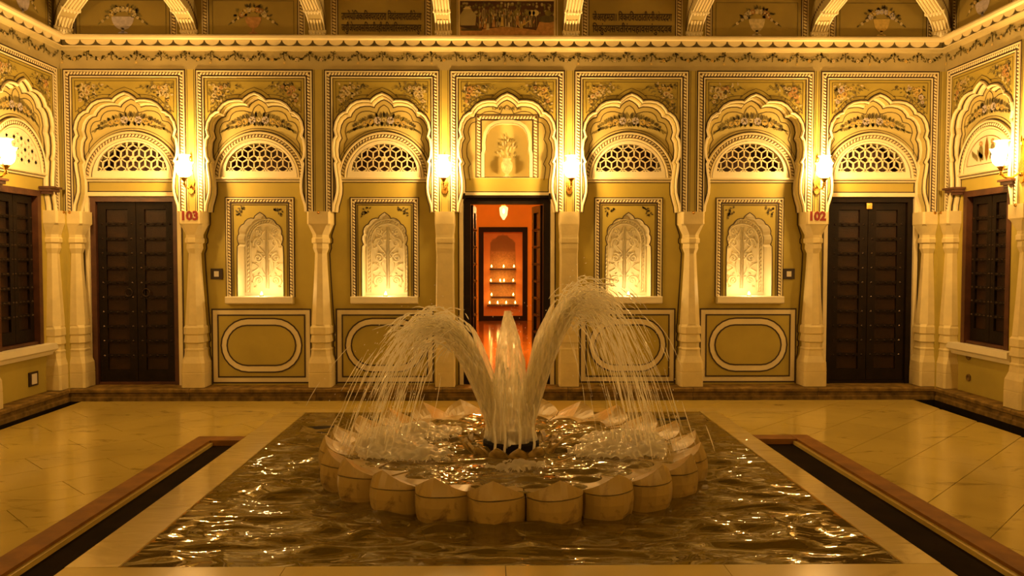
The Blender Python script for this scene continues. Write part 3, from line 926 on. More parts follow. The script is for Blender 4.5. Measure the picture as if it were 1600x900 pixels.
for i in range(-22, 26):
    for j in range(-14, 16):
        u0, v0 = i * TA, j * TB + (TB / 2 if i % 2 else 0)
        sq = [(u0 + G, v0 + G), (u0 + TA - G, v0 + G), (u0 + TA - G, v0 + TB - G), (u0 + G, v0 + TB - G)]
        wq = [(O[0] + c45 * (u + v), O[1] + c45 * (v - u)) for u, v in sq]
        if max(p[1] for p in wq) < 1.8: continue
        mb = MB()
        for (x0, x1, y0, y1) in regions:
            p = clip(clip(clip(clip(wq, 0, x0, True), 0, x1, False), 1, y0, True), 1, y1, False)
            if len(p) < 3: continue
            n = len(p)
            area = sum(p[k][0] * p[(k + 1) % n][1] - p[(k + 1) % n][0] * p[k][1] for k in range(n)) / 2
            if abs(area) < .002: continue
            if area < 0: p.reverse()
            dz = random.uniform(-.0006, .0006)
            mb.add([(a, b, dz) for a, b in p] + [(a, b, -.03) for a, b in p], [tuple(range(n))] + [(k, n + k, n + (k + 1) % n, (k + 1) % n) for k in range(n)], 'marble')
        if mb.f: mb.build('floor_tile', floor)
# rim slabs round the pool
pool = thing('pool', 'square marble-rimmed pool that holds the lotus fountain', 'pool', ((PX0 + PX1) / 2, (PY0 + PY1) / 2, 0))
pc = Vector(((PX0 + PX1) / 2, (PY0 + PY1) / 2, 0))
def rimslab(x0, x1, y0, y1, z=0.0, m='rim'):
    b = MB(); b.box(x0 - pc.x, x1 - pc.x, y0 - pc.y, y1 - pc.y, -.14, z, m); b.build('rim_slab', pool)
g = .0015
for k in range(4):
    a = PY0 + (PY1 - PY0) * k / 4 + (g if k else 0); b_ = PY0 + (PY1 - PY0) * (k + 1) / 4 - (g if k < 3 else 0)
    rimslab(RX0, PX0, a, b_, .001, 'wetrim'); rimslab(PX1, RX1, a, b_, .001, 'wetrim')
for y0, y1 in ((PY1, PY1 + .188), (3.402, PY0)):
    for k in range(4):
        a = RX0 + (RX1 - RX0) * k / 4 + g; b_ = RX0 + (RX1 - RX0) * (k + 1) / 4 - g
        rimslab(a, b_, y0, y1, 0.0)
b = MB()
xx0, xx1, yy0, yy1 = PX0 - pc.x, PX1 - pc.x, PY0 - pc.y, PY1 - pc.y
b.add([(xx0, yy0, -.40), (xx1, yy0, -.40), (xx1, yy1, -.40), (xx0, yy1, -.40)], [(0, 1, 2, 3)], 'poolfloor')
for p, q in (((xx0, yy0), (xx1, yy0)), ((xx1, yy0), (xx1, yy1)), ((xx1, yy1), (xx0, yy1)), ((xx0, yy1), (xx0, yy0))):
    b.add([(*p, -.40), (*q, -.40), (*q, -.13), (*p, -.13)], [(0, 1, 2, 3)], 'poolfloor')
b.build('pool_basin', pool)
# overflow channels with sandstone kerbs
for nm, xa, xb, xin in (('ring-handled', CLX[0], CLX[1], RX0), ('padlocked', CRX[0], CRX[1], RX1)):
    lo, hi = min(xa, xb), max(xa, xb)
    t = thing('overflow_channel', 'brown stone kerbed drain channel beside the pool, nearer the %s door' % nm, 'channel', ((lo + hi) / 2, 4.0, 0))
    ox = (lo + hi) / 2
    for k in range(5):
        y1 = CY[1] - k * 1.55; y0 = max(YB, y1 - 1.547)
        b = MB()
        b.box(lo - ox, hi - ox, y0 - 4, y1 - 4, -.10, .004, 'kerb')
        b.box(min(xa, xa + (xin - xa) * .10) - ox, max(xa, xa + (xin - xa) * .10) - ox, y0 - 4, min(y1, CY[0]) - 4, -.10, -.014, 'rim')
        b.build('kerb_stone', t)
    b = MB(); b.box(min(xa, xin) - ox, max(xa, xin) - ox, CY[0] - 4, CY[1] - 4, -.10, .003, 'kerb'); b.build('kerb_stone', t)
    b = MB(); b.box(min(xa, xin) - ox, max(xa, xin) - ox, YB - 4, CY[0] - 4, -.135, -.040, 'bed'); b.build('channel_bed', t)

# ------------------------------------------------------------------ water of the pool
def ripple(x, y, s, a):
    v = Vector((x * s * .55, y * s * 1.5, 3.1))
    n = noise.noise(v + Vector((noise.noise(v * .6) * 1.2, 0, 0)))
    n2 = noise.noise(Vector((x * s * 1.3 + 9, y * s * 3.0, 1.7)))
    return a * (n + .45 * n2)
FC = Vector((0.13, 5.58, 0))
def grid_water(name, x0, x1, y0, y1, nx, ny, zf, m):
    v = []; f = []
    for j in range(ny + 1):
        for i in range(nx + 1):
            x = x0 + (x1 - x0) * i / nx; y = y0 + (y1 - y0) * j / ny
            v.append((x, y, zf(x, y)))
    for j in range(ny):
        for i in range(nx):
            a = j * (nx + 1) + i
            f.append((a, a + 1, a + nx + 2, a + nx + 1))
    me = bpy.data.meshes.new(name); me.from_pydata(v, [], f)
    me.materials.append(M[m]); me.polygons.foreach_set('use_smooth', [True] * len(f)); me.update()
    return put(name, me)
def pool_z(x, y):
    e = min(x - PX0, PX1 - x, y - PY0, PY1 - y)
    k = min(1, max(0, e / .30))
    a = ripple(x, y, 4.0, .040) * (0.12 + .88 * k)
    return -.006 + a
w = grid_water('pool_water', PX0, PX1, PY0, PY1, 230, 230, pool_z, 'water')
tag(w, 'rippling dark pool water reflecting golden lights', 'water', kind='stuff')

# ------------------------------------------------------------------ lotus fountain
fountain = thing('fountain', 'round lotus-shaped marble fountain basin in the middle of the pool', 'fountain', FC)
NPET = 23
RO = 1.340
def petal_mesh():
    """lower block and cap of one petal, pointing along -y, ridge in the middle"""
    ha = PI / NPET * 0.985
    T = [-1, -.93, -.82, -.66, -.45, -.22, 0, .22, .45, .66, .82, .93, 1]
    def rad(t, z):
        fl = -.06 * max(0, (.05 - z) / .15) ** 1.5 - .035 * max(0, (z - .11) / .1) ** 1.3
        return RO + .012 + fl - .080 * abs(t) ** 3.2 - .050 * abs(t)
    def top(t): return .146 + .092 * (1 - abs(t) ** 1.10)
    def pt(t, r, z):
        a = ha * t
        return (r * math.sin(a), -r * math.cos(a), z)
    def block(zlo, zhi, cap):
        mb = MB(); rows = []
        nz = 5
        for k in range(nz + 1):
            rows.append([pt(t, rad(t, zlo(t) + (zhi(t) - zlo(t)) * k / nz), zlo(t) + (zhi(t) - zlo(t)) * k / nz) for t in T])
        if cap:   # top face falls inwards in a hollow curve
            for q, dr in ((.14, .05), (.40, .13), (.75, .23), (1, .32)):
                rows.append([pt(t, rad(t, zhi(t)) - dr, zhi(t) + (.075 - zhi(t)) * q ** .75 * (1 if dr > .04 else 1)) for t in T])
            rows.append([pt(t, rad(t, .1) - .30, .0) for t in T])
        else:
            rows.append([pt(t, rad(t, zhi(t)) - .28, zhi(t)) for t in T])
            rows.append([pt(t, rad(t, zhi(t)) - .28, zlo(t)) for t in T])
        n = len(T); v = [p for r in rows for p in r]
        fs = [(i * n + j, i * n + j + 1, (i + 1) * n + j + 1, (i + 1) * n + j) for i in range(len(rows) - 1) for j in range(n - 1)]
        fs.append(tuple(i * n for i in range(len(rows)))); fs.append(tuple(reversed([i * n + n - 1 for i in range(len(rows))])))
        return mb.add(v, fs, 'petal')
    seam = lambda t: .136 - .010 * abs(t) + .004 * math.sin(3 * t)
    return block(lambda t: -.16, lambda t: seam(t) - .003, False).mesh('petal_stone'), block(lambda t: seam(t) + .003, top, True).mesh('petal_cap')
pm, pcap = petal_mesh()
for k in range(NPET):
    a = math.radians(-5) + 2 * PI * k / NPET
    s = 1 + random.uniform(-.006, .006)
    o = put('petal_stone', pm, fountain, (0, 0, random.uniform(-.004, .004)), a + random.uniform(-.008, .008))
    o.scale = (s, s, 1)
    c = put('petal_cap', pcap, o, (0, 0, 0), random.uniform(-.006, .006))
b = MB()
b.lathe([(1.02, -.16), (1.03, .03), (.0, .03)], 48, 'poolfloor', cap=False)
b.build('basin_floor', fountain)
# inner ring of small petals and the nozzle drum
def small_petal():
    mb = MB(); v = []; rows = 6; cols = 5
    for i in range(rows + 1):
        t = i / rows
        w = .082 * (math.sin(PI * (0.30 + .70 * t)) ** .8 if t < 1 else 0.02)
        for j in range(cols + 1):
            u = -1 + 2 * j / cols
            v.append((w * u, -.27 - .075 * t - .028 * (1 - u * u), .06 + .125 * t))
    for i in range(rows + 1):
        t = i / rows
        w = .082 * (math.sin(PI * (0.30 + .70 * t)) ** .8 if t < 1 else 0.02)
        for j in range(cols + 1):
            u = -1 + 2 * j / cols
            v.append((w * u * .9, -.24 - .075 * t - .022 * (1 - u * u), .06 + .120 * t))
    n = cols + 1; h = n * (rows + 1); f = []
    for base in (0, h):
        for i in range(rows):
            for j in range(cols):
                q = base + i * n + j; f.append((q, q + 1, q + n + 1, q + n))
    for i in range(rows):
        f.append((i * n, (i + 1) * n, h + (i + 1) * n, h + i * n)); f.append((i * n + cols, (i + 1) * n + cols, h + (i + 1) * n + cols, h + i * n + cols))
    f += [(rows * n + j, rows * n + j + 1, h + rows * n + j + 1, h + rows * n + j) for j in range(cols)]
    return mb.add(v, f, 'petal').mesh('inner_petal', True)
sp_me = small_petal()
for k in range(14):
    put('inner_petal', sp_me, fountain, None, 2 * PI * (k + .3) / 14)
b = MB(); b.lathe([(.20, .04), (.20, .16), (.19, .175), (.08, .18), (.06, .21), (.04, .215)], 28, 'black'); b.build('nozzle', fountain)

FOAM = [(-.93, -.05, .36, .34), (-.70, .38, .34, .26), (-1.0, .25, .22, .2), (-.62, -.30, .25, .18), (.88, .10, .36, .30), (1.0, -.18, .22, .22), (.66, -.22, .28, .20), (.03, -.58, .22, .14)]
def foam_w(x, y):
    w = 0
    for cx_, cy_, rx, ry in FOAM:
        d = ((x - cx_) / rx) ** 2 + ((y - cy_) / ry) ** 2
        w = max(w, 1 - d)
    return max(0, w)
BW = .120
def basin_z(x, y):
    X, Y = x - FC.x, y - FC.y
    return BW + ripple(x, y, 6.5, .030) + ripple(x + 3, y, 15, .010)
def polar_surface(name, rmax, nr, na, zf, m):
    v = [(FC.x, FC.y, zf(FC.x, FC.y))]; f = []
    for i in range(1, nr + 1):
        for k in range(na):
            r = rmax * i / nr; a = 2 * PI * k / na
            x, y = FC.x + r * math.cos(a), FC.y + r * math.sin(a)
            v.append((x, y, zf(x, y)))
    for k in range(na): f.append((0, 1 + k, 1 + (k + 1) % na))
    for i in range(nr - 1):
        for k in range(na):
            a, b_ = 1 + i * na + k, 1 + i * na + (k + 1) % na
            f.append((a, a + na, b_ + na, b_))
    me = bpy.data.meshes.new(name); me.from_pydata(v, [], f); me.materials.append(M[m])
    me.polygons.foreach_set('use_smooth', [True] * len(f)); me.update()
    return put(name, me)
w = polar_surface('basin_water', 1.17, 70, 260, basin_z, 'basinwater')
tag(w, 'choppy water filling the lotus basin of the fountain', 'water', kind='stuff')

# foam heaps where the jets fall
def billow(x, y, s):
    return 1 - abs(noise.noise(Vector((x * s, y * s, .7)))) * 2.2
def foam_patch(idx, label):
    verts, faces, ix = [], [], {}
    st = .0095
    xs = [f for f in idx]
    x0 = min(FOAM[i][0] - FOAM[i][2] for i in xs); x1 = max(FOAM[i][0] + FOAM[i][2] for i in xs)
    y0 = min(FOAM[i][1] - FOAM[i][3] for i in xs); y1 = max(FOAM[i][1] + FOAM[i][3] for i in xs)
    nx, ny = int((x1 - x0) / st), int((y1 - y0) / st)
    puffs = []
    big = len(idx) > 1
    for i in xs:
        cx_, cy_, rx, ry = FOAM[i]
        for _ in range(int(2300 * rx * ry) + 26):
            a = random.uniform(0, 2 * PI); r = math.sqrt(random.random())
            puffs.append((cx_ + rx * r * math.cos(a), cy_ + ry * r * math.sin(a), random.uniform(.030, .075) * (1.15 - .6 * r) * (1 if big else .62), random.uniform(-.012, .030) * (1 - r) if big else random.uniform(-.02, .01)))
    def h(x, y):
        if x * x + y * y > 1.20: return None
        z = -1
        wx, wy = x + .010 * noise.noise(Vector((x * 22, y * 22, 1))), y + .010 * noise.noise(Vector((x * 22, y * 22, 8)))
        for px_, py_, r, dz in puffs:
            d = (wx - px_) ** 2 + (wy - py_) ** 2
            if d < r * r: z = max(z, math.sqrt(r * r - d) * 1.1 + dz)
        if z < 0: return None
        return BW - .006 + z + .006 * noise.noise(Vector((x * 40, y * 40, 3)))
    for j in range(ny + 1):
        for i in range(nx + 1):
            x, y = x0 + st * i, y0 + st * j
            z = h(x, y)
            if z is not None:
                ix[(i, j)] = len(verts); verts.append((FC.x + x, FC.y + y, z))
    for (i, j), a in ix.items():
        q = [ix.get((i + 1, j)), ix.get((i + 1, j + 1)), ix.get((i, j + 1))]
        if None not in q: faces.append((a, *q))
    me = bpy.data.meshes.new('water_foam'); me.from_pydata(verts, [], faces); me.materials.append(M['foam'])
    me.polygons.foreach_set('use_smooth', [True] * len(faces)); me.update()
    return tag(put('water_foam', me), label, 'foam', kind='stuff')
foam_patch([0, 1, 2, 3], 'large heap of white foam in the basin below the lower arc of water')
foam_patch([4, 5, 6], 'heap of white foam in the basin below the taller arc of water')
foam_patch([7], 'small splash of foam in front of the ring of small petals')

# ------------------------------------------------------------------ jets
GR = 9.8
def trajectory(p, v, t0, t1, n, wob=0.0, ph=0.0):
    out = []
    for i in range(n + 1):
        t = t0 + (t1 - t0) * i / n
        q = Vector((p[0] + v[0] * t, p[1] + v[1] * t, p[2] + v[2] * t - GR * t * t / 2))
        if wob:
            k = wob * min(1, t * 3)
            q += Vector((noise.noise(Vector((ph, t * 9, 0))), noise.noise(Vector((ph, t * 9, 5))), noise.noise(Vector((ph, t * 9, 9))))) * k
        out.append(q)
    return out
def hit(p, v, z): return (v[2] + math.sqrt(max(0, v[2] ** 2 + 2 * GR * (p[2] - z)))) / GR
def drop(mb, p, r, d, m):
    d = Vector(d).normalized()
    a = d.orthogonal().normalized(); b = d.cross(a)
    p = Vector(p)
    v = [p - d * r * 2.2] + [p + (a * math.cos(k * PI / 2) + b * math.sin(k * PI / 2)) * r for k in range(4)] + [p + d * r * 1.6]
    mb.add(v, [(0, 2, 1), (0, 3, 2), (0, 4, 3), (0, 1, 4), (5, 1, 2), (5, 2, 3), (5, 3, 4), (5, 4, 1)], m)
def arc_jet(name, label, base, vx, vz, spread, seed):
    random.seed(seed)
    core, st = MB(), MB()
    # solid rising water: a bundle of overlapping ropes
    for k in range(34):
        a, r = random.uniform(0, 2 * PI), math.sqrt(random.random())
        p = (base[0] + .050 * r * math.cos(a), base[1] + .050 * r * math.sin(a), base[2] + random.uniform(-.03, 0))
        v = (vx * random.uniform(.86, 1.10) + .13 * math.cos(a) * r, .20 * math.sin(a) * r, vz * random.uniform(.93, 1.0))
        T = v[2] / GR
        tr = trajectory(p, v, 0, T * random.uniform(.62, 1.05), 16, .022, k * 3.3)
        core.tube(tr, [(.020 + .010 * math.sin(PI * i / 16)) * (1 - .80 * max(0, i - 9) / 7) for i in range(17)], 6, 'jetcore')
    o = core.build(name, None, True)
    tag(o, label, 'water jet', kind='stuff')
    # falling and breaking strands
    for k in range(250):
        a, r = random.uniform(0, 2 * PI), math.sqrt(random.random())
        p = (base[0] + .05 * r * math.cos(a), base[1] + .05 * r * math.sin(a), base[2])
        f = random.gauss(1.0, spread)
        v = (vx * f, random.gauss(0, .20), vz * min(1.02, random.gauss(.955, .035) - .05 * abs(f - 1)))
        T = hit(p, v, BW); t = random.uniform(.25, .55) * T
        tend = T * random.choice([1, 1, .85, .7])
        while t < tend:
            L = random.uniform(.03, .13) * (1 if t < .6 * T else 1.25)
            e = min(tend, t + L)
            fr = t / T
            rr = random.uniform(.0016, .0040) * (1.25 if fr < .6 else .85)
            st.tube(trajectory(p, v, t, e, 5, .022, k * 1.7), [rr * .3, rr, rr * 1.1, rr, rr * .8, rr * .25], 4, 'spray', False)
            t = e + random.uniform(.01, .09) * (1 if fr < .5 else 1.6)
    for k in range(420):
        f = random.gauss(1.0, spread * 1.25)
        v = (vx * f, random.gauss(0, .26), vz * random.gauss(.96, .05))
        T = hit(base, v, BW); t = random.uniform(.3, 1) * T
        q = trajectory(base, v, t, t + .001, 1)
        drop(st, q[0], random.uniform(.0018, .0045), q[1] - q[0], 'spray')
    s_ = st.build('water_strands', o)
    s_['kind'] = 'stuff'
    return o
BX, BY = FC.x, FC.y
arc_jet('water_jet', 'lower white arc of water falling toward the ring-handled door side', (BX - .075, BY, .17), -1.10, 4.22, .17, 3)
arc_jet('water_jet', 'taller white arc of water falling toward the padlocked door side', (BX + .075, BY, .17), 0.96, 4.66, .16, 4)

# the thick upright jet in the middle: a lumpy column of foaming water
def upright_jet():
    mb = MB(); n, rows = 40, 60
    H = 0.935
    v = []
    for i in range(rows + 1):
        t = i / rows
        z = .15 + H * t
        PR = [(.15, .19), (.33, .155), (.56, .122), (.79, .098), (.925, .066), (1.016, .042), (1.06, .028), (1.10, .020)]
        for (za, ra), (zb_, rb) in zip(PR, PR[1:]):
            if za <= z <= zb_ + 1e-6: r = ra + (rb - ra) * (z - za) / (zb_ - za)
        for k in range(n):
            a = 2 * PI * k / n
            nn = noise.noise(Vector((math.cos(a) * 2.6, math.sin(a) * 2.6, z * 2.2)))
            n2 = noise.noise(Vector((math.cos(a) * 6, math.sin(a) * 6, z * 13 + 7)))
            rr = r * (1 + .17 * nn + .10 * n2)
            cxo = .012 * noise.noise(Vector((z * 5, 1, 1))) - .02 * t
            v.append((BX + cxo + rr * math.cos(a), BY + rr * math.sin(a), z))
    f = [(i * n + k, i * n + (k + 1) % n, (i + 1) * n + (k + 1) % n, (i + 1) * n + k) for i in range(rows) for k in range(n)]
    f.append(tuple(rows * n + k for k in range(n)))
    mb.add(v, f, 'jetcore')
    return mb
uj = upright_jet().build('water_jet', None, True)
tag(uj, 'thick upright column of white water rising before the open door', 'water jet', kind='stuff')
st = MB(); random.seed(8)
for k in range(34):
    a = random.uniform(0, 2 * PI); r = .09 * math.sqrt(random.random())
    p = (BX + r * math.cos(a), BY + r * math.sin(a), .17)
    v = (.16 * math.cos(a), .16 * math.sin(a), random.uniform(2.2, 3.5))
    T = hit(p, v, BW)
    st.tube(trajectory(p, v, .1 * T, T * random.uniform(.5, .98), 14, .02, k), [random.uniform(.003, .007) for _ in range(15)], 5, 'spray', False)
# thin streams dropping in front of the column
for x, zt in ((-.118, .50), (-.05, .62), (.052, .66), (.148, .46)):
    st.tube([(BX + x + .006 * math.sin(i), BY - .21 - .004 * i, zt - (zt - .13) * i / 10) for i in range(11)], [.004 + .0006 * i for i in range(11)], 6, 'spray', False)
for k in range(160):
    z = random.uniform(.3, 1.15)
    drop(st, (BX + random.gauss(0, .07), BY + random.gauss(-.05, .06), z), random.uniform(.002, .004), (0, 0, 1), 'spray')
s_ = st.build('water_strands', uj); s_['kind'] = 'stuff'
random.seed(21)

# ------------------------------------------------------------------ lettering
def text_mesh(s, size, m, bold=0.0, width=None):
    cu = bpy.data.curves.new('lettering', 'FONT')
    cu.body = s; cu.size = size; cu.align_x = 'CENTER'; cu.align_y = 'CENTER'
    cu.offset = bold; cu.extrude = 0.0015; cu.resolution_u = 2
    o = bpy.data.objects.new('tmp', cu); COL.objects.link(o)
    me = bpy.data.meshes.new_from_object(o.evaluated_get(bpy.context.evaluated_depsgraph_get()))
    bpy.data.objects.remove(o); bpy.data.curves.remove(cu)
    if width and len(me.vertices):
        xs = [v.co.x for v in me.vertices]; k = width / (max(xs) - min(xs)); c = (max(xs) + min(xs)) / 2
        for v in me.vertices: v.co.x = (v.co.x - c) * k
    for v in me.vertices: v.co = Vector((v.co.x, -v.co.z, v.co.y))
    me.materials.clear(); me.materials.append(M[m])
    return me

panels = [c for c in wall_back.children if c.name.startswith('upper_panel')]
TXT = {2: ['उपमेंयोजिकाविवपराद्रारा विदांव्यापरातीतेतग', 'जयुीअेयतवससित्तीवहीसमिचारिननरक्रमवशुर'],
       4: ['जेअरहमठा। विक्रविराठातीरनीओरददग', 'यिकुंउयसचतीरंनयहावसवंयुवदवब']}
def glyphs(t):
    # the short i sign is drawn before its consonant; half-form marks are dropped
    out = []
    for ch in t.replace('\u094d', ''):
        if ch == '\u093f' and out: out.insert(len(out) - 1, ch)
        else: out.append(ch)
    return out
for i, lines in TXT.items():
    cx, hw = BAYS[i]
    for ln, zz in zip(lines, (ZA(27.0), ZA(45.0))):
        ln = ''.join(glyphs(ln))
        me = text_mesh(ln, 0.108, 'line', 0.0015, 0.82)
        put('painted_verse', me, panels[i], (cx, -.008, zz))

# mural above the open door: forest glade, thatched hut, sandy bank and small figures
cx, hw = BAYS[3]
b = MB(); mx0, mx1, mz0, mz1 = XA(718), XA(866), Z_LEDGE + .005, ZA(1)
def mu(u, v): return (mx0 + (mx1 - mx0) * u, mz0 + (mz1 - mz0) * v)
b.poly(rect(mx0, mx1, mz0, mz1), -.007, 'maroon')
def blob(u, v, ru, rv, m, y, n=10): b.poly([mu(u + ru * math.cos(2 * PI * k / n), v + rv * math.sin(2 * PI * k / n)) for k in range(n)], y, m)
b.poly([mu(*p) for p in ((0, 0), (1, 0), (1, .10), (.9, .16), (.7, .24), (.5, .30), (.3, .24), (.15, .18), (0, .30))], -.009, 'fred')
b.poly([mu(*p) for p in ((.80, .16), (.84, .42), (1, .46), (1, .05), (.9, .06))], -.010, 'fred')
blob(.92, .50, .10, .10, 'leafd', -.011)
for k in range(150):
    u = random.uniform(.02, .99); v = random.uniform(.55, .93)
    blob(u, v, random.uniform(.006, .016), random.uniform(.02, .05), random.choice(['leaf', 'leafd', 'leaf', 'frieze']), -.009 - random.random() * .001, 7)
for k in range(60):
    u = random.uniform(.20, .82)
    leaf(b, *mu(u, random.uniform(.28, .60)), PI / 2 + random.uniform(-.4, .4), .05, .014, -.0108, random.choice(['leaf', 'leafd', 'fred', 'frieze']))
for k in range(34):
    u = .20 + .62 * k / 34 + random.uniform(-.006, .006)
    b.poly([mu(*p) for p in ((u, .28), (u + .007, .28), (u + .005, .75), (u + .001, .75))], -.0105, random.choice(['column', 'leaf', 'frieze']))
b.poly([mu(*p) for p in ((.015, .32), (.17, .32), (.18, .60), (.12, .76), (.05, .76), (.01, .60))], -.011, 'frieze')
b.poly([mu(*p) for p in ((.04, .76), (.13, .76), (.10, .83), (.07, .83))], -.0115, 'column')
for k in range(16): b.poly([mu(*p) for p in ((.02 + .0135 * k, .18), (.035 + .0135 * k, .18), (.028 + .0135 * k, .31))], -.012, 'leafd')
for u, v, h, m in ((.22, .22, .22, 'fred'), (.27, .24, .20, 'fred'), (.30, .20, .18, 'fcre'), (.36, .28, .28, 'fred'), (.45, .30, .36, 'fyel'), (.52, .28, .12, 'fcre'), (.61, .34, .36, 'fred'), (.65, .24, .20, 'fyel'), (.68, .34, .2, 'fred')):
    b.poly([mu(*p) for p in ((u - .018, v), (u + .018, v), (u + .010, v + h * .7), (u - .010, v + h * .7))], -.012, m)
    blob(u, v + h * .82, .009, .035, 'fcre', -.0125, 8)
b.poly([mu(*p) for p in ((.66, .30), (.74, .44), (.735, .47), (.655, .34))], -.013, 'fyel')
for u in (.60, .72, .76, .80, .93): blob(u, .66, .035, .08, random.choice(['leaf', 'column']), -.012)
b.ribbon([(mx0, mz0), (mx0, mz1), (mx1, mz1), (mx1, mz0)], .018, -.014, 'column')
b.build('forest_mural', panels[3])

# ------------------------------------------------------------------ doors and shutters
def leaf_parts(parent, x0, x1, z0, z1, y, nrow, ring=None, stile=.085, w='wood', bd='board'):
    """one door leaf: stiles, recessed boards, studded battens"""
    b = MB()
    b.box(x0, x0 + stile, y, y + .05, z0, z1, w); b.box(x1 - stile, x1, y, y + .05, z0, z1, w)
    b.box(x0 + stile, x1 - stile, y, y + .05, z1 - .075, z1, w); b.box(x0 + stile, x1 - stile, y, y + .05, z0, z0 + .12, w)
    lf = b.build('door_leaf', parent)
    a0, a1, b0, b1 = x0 + stile, x1 - stile, z0 + .12, z1 - .075
    h = (b1 - b0) / nrow
    bm = MB(); bm.box(a0 - .004, a1 + .004, y + .024, y + .040, .003, h - .003, bd)
    bme = bm.mesh('board')
    bt = MB(); bt.box(a0 - .012, a1 + .012, y + .004, y + .026, -.016, .016, w)
    for k in range(3):
        xx = a0 + (a1 - a0) * (k + .5) / 3
        bt.add([(xx - .02, y + .004, 0), (xx, y + .004, -.011), (xx + .02, y + .004, 0), (xx, y + .004, .011), (xx, y - .014, 0)], [(0, 1, 4), (1, 2, 4), (2, 3, 4), (3, 0, 4)], 'iron')
    for xx in (a0 - .04, a1 + .04):
        bt.add([(xx - .014, y, 0), (xx, y, -.014), (xx + .014, y, 0), (xx, y, .014), (xx, y - .013, 0)], [(0, 1, 4), (1, 2, 4), (2, 3, 4), (3, 0, 4)], 'iron')
    tme = bt.mesh('batten')
    for k in range(nrow):
        put('board', bme, lf, (0, 0, b0 + h * k))
        if k: put('batten', tme, lf, (0, 0, b0 + h * k))
    if ring:
        b = MB()
        rx, rz = ring
        b.tube([(rx + .04 * math.cos(t * PI / 8), y - .008, rz + .04 * math.sin(t * PI / 8)) for t in range(17)], .006, 6, 'iron', False)
        b.lathe([(.02, 0), (.012, .006)], 8, 'iron', (rx, y, rz + .04))
        tag(b.build('ring_handle', lf, True), 'iron ring handle')
    return lf

def door_frame(parent, x0, x1, z0, z1, y, m='wood', th=.055):
    b = MB()
    b.box(x0, x0 + th, y, y + .12, z0, z1, m); b.box(x1 - th, x1, y, y + .12, z0, z1, m)
    b.box(x0 + th, x1 - th, y, y + .12, z1 - th, z1, m)
    b.box(x0 + th, x1 - th, y + .02, y + .12, z0, z0 + .03, m)
    return b.build('door_frame', parent)

ZD = ZR(307)
for n, i, lab in ((1, 0, 'dark double door with studded battens and two iron ring handles'), (3, 6, 'dark double door with studded battens and a small brass padlock')):
    cx = BAYS[i][0]
    t = thing('door_%d' % n, lab, 'door', (cx, YR, ZP), kind='structure')
    door_frame(t, -.46, .46, 0, ZD - ZP - .002, .02, 'wood2' if n == 1 else 'wood')
    leaf_parts(t, -.402, -.003, .032, ZD - ZP - .06, .06, 11, (-.085, .98) if n == 1 else None)
    leaf_parts(t, .003, .402, .032, ZD - ZP - .06, .06, 11, (.10, .98) if n == 1 else None)
    if n == 3:
        b = MB(); b.box(-.03, .03, .035, .06, ZD - ZP - .125, ZD - ZP - .065, 'brass')
        b.tube([(.022 * math.cos(a * PI / 8), .048, ZD - ZP - .065 + .045 * math.sin(a * PI / 8)) for a in range(9)], .006, 6, 'brass', False)
        tag(b.build('padlock', t), 'small brass padlock')

# the open door in the middle
cx = BAYS[3][0]
t = thing('door_2', 'dark wooden door standing open onto the orange hall', 'door', (cx, YR, ZP), kind='structure')
door_frame(t, -.46, .46, 0, ZD - ZP - .002, .02, 'wood', .075)
for s, ang in ((-1, math.radians(86)), (1, math.radians(-79))):
    h = thing('door_leaf', None, None); h.parent = t; h.location = (s * .385, .14, .0); h.rotation_euler = (0, 0, ang)
    del_ = leaf_parts(h, min(0, -s * .38), max(0, -s * .38), .032, ZD - ZP - .08, -.025, 9)
    # flatten one level: the leaf itself is the part
    mw_ = Matrix.Translation((s * .385, .14, 0)) @ Matrix.Rotation(ang, 4, 'Z')
    del_.parent = t; del_.location = mw_.to_translation(); del_.rotation_euler = (0, 0, ang)
    bpy.data.objects.remove(h)
b = MB(); b.box(-.52, -.44, -.05, .03, ZD - ZP - .03, ZD - ZP + .03, 'wood'); b.build('corbel', t)
b = MB(); b.box(.44, .52, -.05, .03, ZD - ZP - .03, ZD - ZP + .03, 'wood'); b.build('corbel', t)
b = MB(); b.box(-.45, .45, -.02, .03, ZD - ZP - .012, ZD - ZP + .012, 'wood'); b.build('lintel', t)

